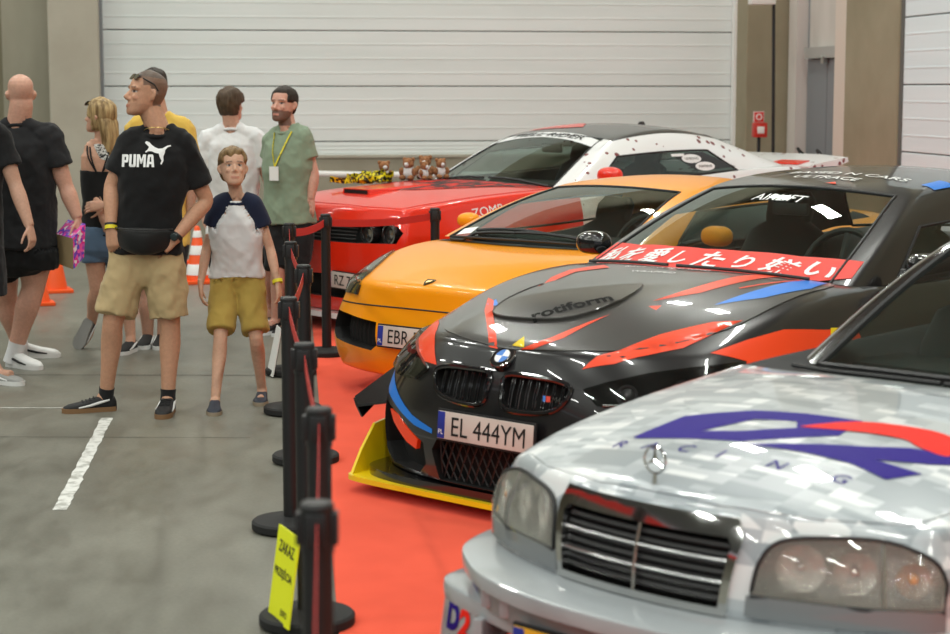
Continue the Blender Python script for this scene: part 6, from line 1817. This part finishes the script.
# --- young man in white, seen from behind
Wh = person('young man with brown hair in a plain white t-shirt, seen from behind', 13.75, dict(
  h=(231,105), sl=(206,133), sr=(258,133), el=(198,178), er=(267,178,.0), wl=(204,212), wr=(277,194,-.10), hl=(222,228), hr=(248,228),
  kl=(222,272), kr=(264,272), al=(224,308), ar=(268,308), tl=(222,318,-.2), tr=(269,316,-.2)),
  (R(205), R(3)), face=-1, skin=(.60,.35,.26), hands={'l': ((0,0,-1),(1,0,0),-1,.4), 'r': ((.55,.2,.35),(-.1,.9,0),1,.6)}, arm=1.0)
q_ = shorts(Wh, c_black2, end=.9, seed=5.9); tshirt(Wh, c_white, sleeve=.72, hem=-.12, seed=4.6, loose=.025, slv_r=.074, under=[q_])
for q in 'lr': shoe(Wh, q, s_white, s_white, m_lace=s_grey); 
hair_cap(Wh, h_brown, lambda r, f, u: min(1, (u-(.66 if f > .05 else (.50 if f > -.015 else .16)))*9), .022)

# --- bearded man in green, hand on the red car
def gp(r, f, u, c, sk):
    if u < .30 and f > .0 and not (.16 < u < .215 and abs(r) < .022 and f > .07): return sk*.30
    if .225 < u < .27 and abs(r) < .035 and f > .06: return sk*.4
    return c
Gr = person('bearded man in a sage green t-shirt with yellow lanyard, his hand on the red car', 13.3, dict(
  h=(284,104.5), sl=(271.5,133,.06), sr=(304.5,131,-.06), el=(268,172,.12), er=(313.5,174,-.06), wl=(272,206,-.02), wr=(311,199,-.10), hl=(277,222,.04), hr=(300,222,-.04),
  kl=(278,272,-.1), kr=(296,272,-.12), al=(276,320,.0), ar=(292,322,-.08), tl=(266,326,-.12), tr=(280,330,-.2)),
  (R(28), R(6)), skin=(.62,.34,.26), paint=gp, hands={'r': ((-.15,-.15,-.98),(-.1,.9,-.3),-1,.25), 'l': ((0,0,-1),(1,0,0),1,.4)}, head_size=.255)
q_ = shorts(Gr, c_black, end=.95, seed=6.2); Gs = tshirt(Gr, c_green, sleeve=.62, hem=-.02, seed=8.6, loose=.02, slv_r=.072, under=[q_])
for q in 'lr': shoe(Gr, q, s_black, s_white)
hair_cap(Gr, h_dark, lambda r, f, u: min(1, (u-(.76 if f > .05 else (.50 if f > -.015 else .20)))*9), .009)
S = bsurf(Gs); fdir = (Gr.fs*Gr.face)
bm = bmesh.new()
for sg in (1,-1):
    pts = []
    for t in [k/8 for k in range(9)]:
        p = Gr.sh+Gr.up*(.03-.24*t)+Gr.rs*sg*(.072*(1-t)**.8)+Gr.rs*-.02*t
        h, n = S.cast(p+fdir*1, -fdir); pts.append((h if h is not None else p)+fdir*.006)
    bm_tube(bm, pts, .010, n=6, flat=.35)
fix_normals(bm); ly = mesh_obj('lanyard', bm, add_noise_color(mat('lanyard_yellow', (.7,.6,.03), .5), (.78,.66,.02), (.25,.22,.02), 60, lo=.55, hi=.6), Gr.root)
c = pts[-1]+fdir*.008+Vector((0,0,-.05)); bm = bmesh.new(); bm_box(bm, c, (.075,.004,.10), Matrix.Rotation(math.atan2(fdir.x, -fdir.y), 3, 'Z')); mesh_obj('badge', bm, m_inkwhite, ly)
# ---------------------------------------------------------------- barrier posts with red belts
m_belt = mat('belt_red', (.55,.03,.025), .6); m_post = add_bump(mat('post_black', (.014,.014,.015), .42), 200, .15, .001)
PH = .93
posts = [('tall', (-.98,12.12)), ('a', (-1.137,11.3)), ('b', (-.992,9.93)), ('c', (-.800,8.60)), ('d', (-.735,7.25)), ('e', (-.552,5.92)), ('f', (-.402,4.70)), ('g', (-.314,3.60)), ('h', (-.276,12.75))]
plab = {'tall': 'black barrier post standing alone on the carpet before the red car', 'a': 'black barrier post farthest back on the carpet edge beside the green shirted man', 'b': 'second black barrier post from the back, close beside the boy', 'c': 'black barrier post third from the back, between the boy and the orange car',
 'd': 'black barrier post middle of the line, base beside the yellow splitter', 'e': 'black barrier post with the yellow sign leaning at its base', 'f': 'black barrier post second nearest in the line', 'g': 'nearest black barrier post at the bottom edge', 'h': 'short visible black barrier post top between the red and orange cars'}
pe = {}
proto = None
for key, (x, y) in posts:
    if proto is None:
        p = empty('barrier_post', (x, y, .0065), 0, plab[key], 'barrier post', 'barrier posts with red belts')
        bm = bmesh.new(); bm_lathe(bm, [(.155,0),(.158,.004),(.158,.028),(.150,.036),(.06,.044),(.04,.05)], 40); fix_normals(bm); mesh_obj('base', bm, m_blackrub, p, angle=30)
        bm = bmesh.new(); bm_lathe(bm, [(.0315,.04),(.0315,PH-.09)], 28); fix_normals(bm); mesh_obj('pole', bm, m_post, p, angle=30)
        bm = bmesh.new(); bm_lathe(bm, [(.0345,PH-.10),(.0345,PH-.006),(.030,PH),(.001,PH)], 28)
        for k in range(4): bm_box(bm, (math.cos(k*math.pi/2)*.034, math.sin(k*math.pi/2)*.034, PH-.052), (.016 if k%2==0 else .04, .04 if k%2==0 else .016, .065), None, .003)
        fix_normals(bm); mesh_obj('belt_head', bm, m_blackplastic, p, angle=30); proto = p
    else:
        p = copy_tree(proto); p.location = (x, y, .0065); p['label'] = plab[key]
    pe[key] = Vector((x, y, 0))
def belt(a, b_, label, sag=.02):
    A_, B_ = pe[a], pe[b_]; d = (B_-A_); d.normalize(); bm = bmesh.new(); s = Vector((-d.y, d.x, 0)); prev = None
    for k in range(13):
        t = k/12; c = (A_+d*.045).lerp(B_-d*.045, t)+Vector((0,0,PH-.052-sag*4*t*(1-t)))
        q = [bm.verts.new(c+s*o+Vector((0,0,z))) for o, z in ((-.0008,-.024),(.0008,-.024),(.0008,.024),(-.0008,.024))]
        if prev:
            for i in range(4): bm.faces.new((prev[i], prev[(i+1)%4], q[(i+1)%4], q[i]))
        prev = q
    fix_normals(bm); o = mesh_obj('barrier_belt', bm, m_belt, smooth=False); tag(o, label, 'belt', 'red barrier belts')
belt('a','tall','red belt running across in front of the red car bumper from the farthest post'); belt('tall','h','red belt stretched along the red car grille to the post by the orange car')
belt('a','b','red belt between the two farthest posts of the line'); belt('b','c','red belt by the boy between second and third post'); belt('c','d','red belt sloping between the third post and the middle post')
belt('d','e','red belt between the middle post and the post with the yellow sign'); belt('e','f','red belt seen edge on between the sign post and the second nearest post'); belt('f','g','red belt seen edge on between the two nearest posts')
pe['z'] = pe['g']+(pe['g']-pe['f']).normalized()*1.25
belt('g','z','nearest red belt hanging from the nearest post towards the camera')

# signs leaning on the posts
def leaning_sign(name, bl, br, tl, tr, m, label):
    bl, br, tl, tr = map(Vector, (bl, br, tl, tr)); n = (br-bl).cross(tl-bl).normalized()
    o = empty(name, bl.lerp(br, .5), 0, label, 'sign'); o.location.z = 0
    q = [p-o.location for p in (bl, br, tr, tl)]
    bm = bmesh.new(); bm_prism(bm, q, -n*.006); fix_normals(bm); mesh_obj('board', bm, m, o, smooth=False)
    return o, q, n
m_signy = mat('sign_yellow', (.80,.84,.01), .5)
bl, br = ground(268, 613, .05), ground(289, 633, .05)
bl = Vector((-.70,5.93,.05)); 
tl = at(279,524,5.98); tr = at(299,538.5,5.80); bl = at(268,613,5.92); br = bl+(tr-tl)
sg, q, n = leaning_sign('yellow_sign', bl, br, tl, tr, m_signy, 'yellow sign with black lettering leaning on the base of a barrier post')
X = (q[1]-q[0]).normalized(); Yv = (q[3]-q[0]).normalized(); Xl = (q[1]-q[0]).length; Yl = (q[3]-q[0]).length
if n.y > 0 and n.x > 0: n = -n
cc = lambda a, b_: q[0]+(q[1]-q[0])*a+(q[3]-q[0])*b_
flat_text('lettering', 'ZAKAZ', m_ink, sg, cc(.52,.80)+n*.0006, q[1]-q[0], q[3]-q[0], w=Xl*.74, h=Yl*.13, bold=.02)
flat_text('lettering', 'PRZEJŚCIA', m_ink, sg, cc(.5,.52)+n*.0006, q[1]-q[0], q[3]-q[0], w=Xl*.84, h=Yl*.15, bold=.02)
flat_text('lettering', 'EXPO', m_ink, sg, cc(.72,.12)+n*.0006, q[1]-q[0], q[3]-q[0], w=Xl*.3, h=Yl*.07, bold=.02)
sg2, q2, n2 = leaning_sign('paper_sign', at(266.5,374,11.28), at(272.5,377,11.14), at(276.5,325,11.34), at(281,329,11.2), m_white, 'white backed sign board leaning on the farthest barrier post behind the boy')
bm = bmesh.new(); bm_prism(bm, [p+Vector((.004,.004,0)) for p in (q2[0]*.96+q2[2]*.04, q2[1]*.96+q2[3]*.04, q2[2]*.96+q2[0]*.04, q2[3]*.96+q2[1]*.04)], Vector((.006,.004,0))); fix_normals(bm); mesh_obj('frame', bm, m_blackplastic, sg2, smooth=False)

# cones
m_orange = mat('cone_orange', (.9,.10,.012), .5); m_conew = mat('cone_white', (.8,.8,.78), .5)
def cone(x, y, h, r, bands, label):
    o = empty('traffic_cone', (x, y, 0), R(20), label, 'traffic cone', 'orange traffic cones on the floor')
    bm = bmesh.new(); bm_box(bm, (0,0,.015), (r*2.5,r*2.5,.03), None, .008); mesh_obj('base', bm, m_orange, o)
    R_ = lambda z: r*(1-z/h)+.022*(z/h)+.0
    bm = bmesh.new(); bm_lathe(bm, [(R_(.03),.028),(R_(h*.98),h*.98),(.015,h),(.001,h)], 28); fix_normals(bm); mesh_obj('body', bm, m_orange, o, angle=50)
    for a, b_ in bands:
        bm = bmesh.new(); bm_lathe(bm, [(R_(a*h)+.001,a*h),(R_(a*h)+.003,a*h+.002),(R_(b_*h)+.003,b_*h-.002),(R_(b_*h)+.001,b_*h)], 28, close=False); fix_normals(bm); mesh_obj('white_band', bm, m_conew, o, angle=50)
    return o
g = ground(55,292); cone(g.x, g.y, .50, .115, [(.62,.85)], 'orange traffic cone with a white band, behind the box the bald man carries')
g = ground(41,305); cone(g.x, g.y, .28, .085, [], 'small orange cone half hidden behind the bald man leg')
g = ground(198,283); tc_ = cone(g.x, g.y, .52, .12, [(.15,.34),(.50,.66),(.80,.92)], 'tall orange and white striped cone between the man in black and the boy')
bm = bmesh.new(); bm_tube(bm, [(-.15,.03,.19),(.15,.0,.19)], .022, n=10); fix_normals(bm); mesh_obj('bar', bm, m_orange, tc_)
g = ground(143,306); cone(g.x, g.y, .28, .085, [], 'small orange cone seen between the legs of the man in khaki shorts')

# bright box held by the bald man
bx = empty('gift_box', at(70,245,11.50), 0, 'cardboard box with a shiny pink and purple lid carried by the bald man', 'box')
o_ = bx.location
V = [at(u, v, y)-o_ for u, v, y in ((56,234,11.62),(73,238.5,11.42),(73.5,269.5,11.42),(57.5,263.5,11.62))]
W = [at(u, v, y)-o_ for u, v, y in ((68,219.5,11.72),(85.5,224,11.52),(84,257,11.52),(70,252,11.72))]
m_card = mat('cardboard', (.33,.235,.12), .8)
m_holo = mat('holographic_pink', (.7,.1,.4), .25); N, L, b = nodes(m_holo)
v_ = N.new('ShaderNodeTexVoronoi'); v_.inputs['Scale'].default_value = 45; tc = N.new('ShaderNodeTexCoord'); L.new(tc.outputs['Object'], v_.inputs['Vector'])
sx = N.new('ShaderNodeSeparateColor'); L.new(v_.outputs['Color'], sx.inputs[0])
r = ramp(N, L, sx.outputs[0], [(0, (.75,.04,.28)), (.35, (.85,.12,.45)), (.55, (.22,.05,.5)), (.75, (.10,.10,.6)), (.92, (.9,.75,.8))]); L.new(r.outputs[0], b.inputs['Base Color'])
bm = bmesh.new(); vv = [bm.verts.new(p) for p in V+W]
for f in ((0,1,2,3),(4,7,6,5),(3,2,6,7),(0,3,7,4)): bm.faces.new([vv[i] for i in f])
fix_normals(bm); mesh_obj('carton', bm, m_card, bx, smooth=False)
bm = bmesh.new(); vv = [bm.verts.new(p*1.005) for p in V+W]
for f in ((0,4,5,1),(1,5,6,2)): bm.faces.new([vv[i] for i in f])
mesh_obj('shiny_wrap', bm, m_holo, bx, smooth=False)

# toys and tape on the red car's bonnet
M_ch = CH.matrix_basis.copy()
def on_bonnet(x, y):
    h, n = ch_b.cast((x, y, 3), DOWN); return M_ch @ h
m_fur = add_bump(add_noise_color(mat('brown_fur', (.30,.13,.055), .95), (.22,.09,.035), (.42,.20,.09), 60), 150, .8, .01)
m_cloth_w = add_bump(mat('white_plush', (.72,.70,.70), .95), 150, .6, .006)
def toy(x, y, rot, label, sc=1.):
    o = empty('plush_toy', on_bonnet(x, y)+Vector((0,0,.006)), rot, label, 'plush toy', 'plush toys on the red bonnet')
    def blob(nm, c, r, m, sq=(1,1,1)):
        bm = bmesh.new(); bmesh.ops.create_icosphere(bm, subdivisions=3, radius=1)
        for v in bm.verts:
            d = v.co.normalized(); v.co = Vector((d.x*sq[0], d.y*sq[1], d.z*sq[2]))*r*sc*(1+.12*noise.noise(d*3+Vector((x*9,y*7,0))))+Vector(c)*sc
        mesh_obj(nm, bm, m, o)
    blob('torso', (0,0,.055), .05, m_cloth_w, (1,.9,1.1)); blob('head', (0,-.012,.128), .042, m_fur)
    for s in (1,-1):
        blob('ear', (s*.034,-.004,.158), .016, m_fur); blob('arm', (s*.052,-.02,.065), .022, m_fur, (1,.8,1.5)); blob('leg', (s*.034,-.045,.022), .026, m_fur, (.9,1.4,.8))
    blob('muzzle', (0,-.046,.12), .018, m_cloth_w)
toy(1.10,.53,.3,'brown plush toy in white, first of the toys next to the yellow tape'); toy(1.30,.46,-.4,'brown plush toy in white with a printed chest, second from the tape',1.05)
toy(1.34,.33,.8,'plush toy slumped low between the upright toys on the red bonnet',.85); toy(1.47,.46,-.2,'brown and white plush toy near the windscreen, higher of the last pair',1.1); toy(1.52,.34,.5,'brown and white plush toy closest to the windscreen wiper',.95)
m_tapey = mat('caution_tape', (.8,.68,.01), .4); N, L, b = nodes(m_tapey); t = noise_node(N, L, 40, 2, .5); r = ramp(N, L, t.outputs['Fac'], [(.5, (.82,.70,.01)), (.52, (.02,.02,.01))]); L.new(r.outputs[0], b.inputs['Base Color'])
bm = bmesh.new(); rnd = random.Random(5)
for k in range(9):
    pts = []; x0, y0 = .52+rnd.random()*.3, .36+rnd.random()*.16
    for t in range(8):
        q = on_bonnet(min(1.05, x0+t*.035), max(.1, min(.72, y0+.09*math.sin(t*1.3+k)))); pts.append(q+Vector((0,0,.028+.05*rnd.random()*(1 if .5 < t/7 else .7)+k*.003)))
    pts = [Vector(p) for p in spline([tuple(p) for p in pts], 3, closed=False)]; prev = None
    for i, p in enumerate(pts):
        a = Vector((0,math.sin(i*.8+k)*.012,.022)); qv = (bm.verts.new(p-a), bm.verts.new(p+a))
        if prev: bm.faces.new((prev[0], qv[0], qv[1], prev[1]))
        prev = qv
o = mesh_obj('caution_tape', bm, m_tapey); tag(o, 'crumpled yellow and black caution tape lying on the red bonnet', 'tape')
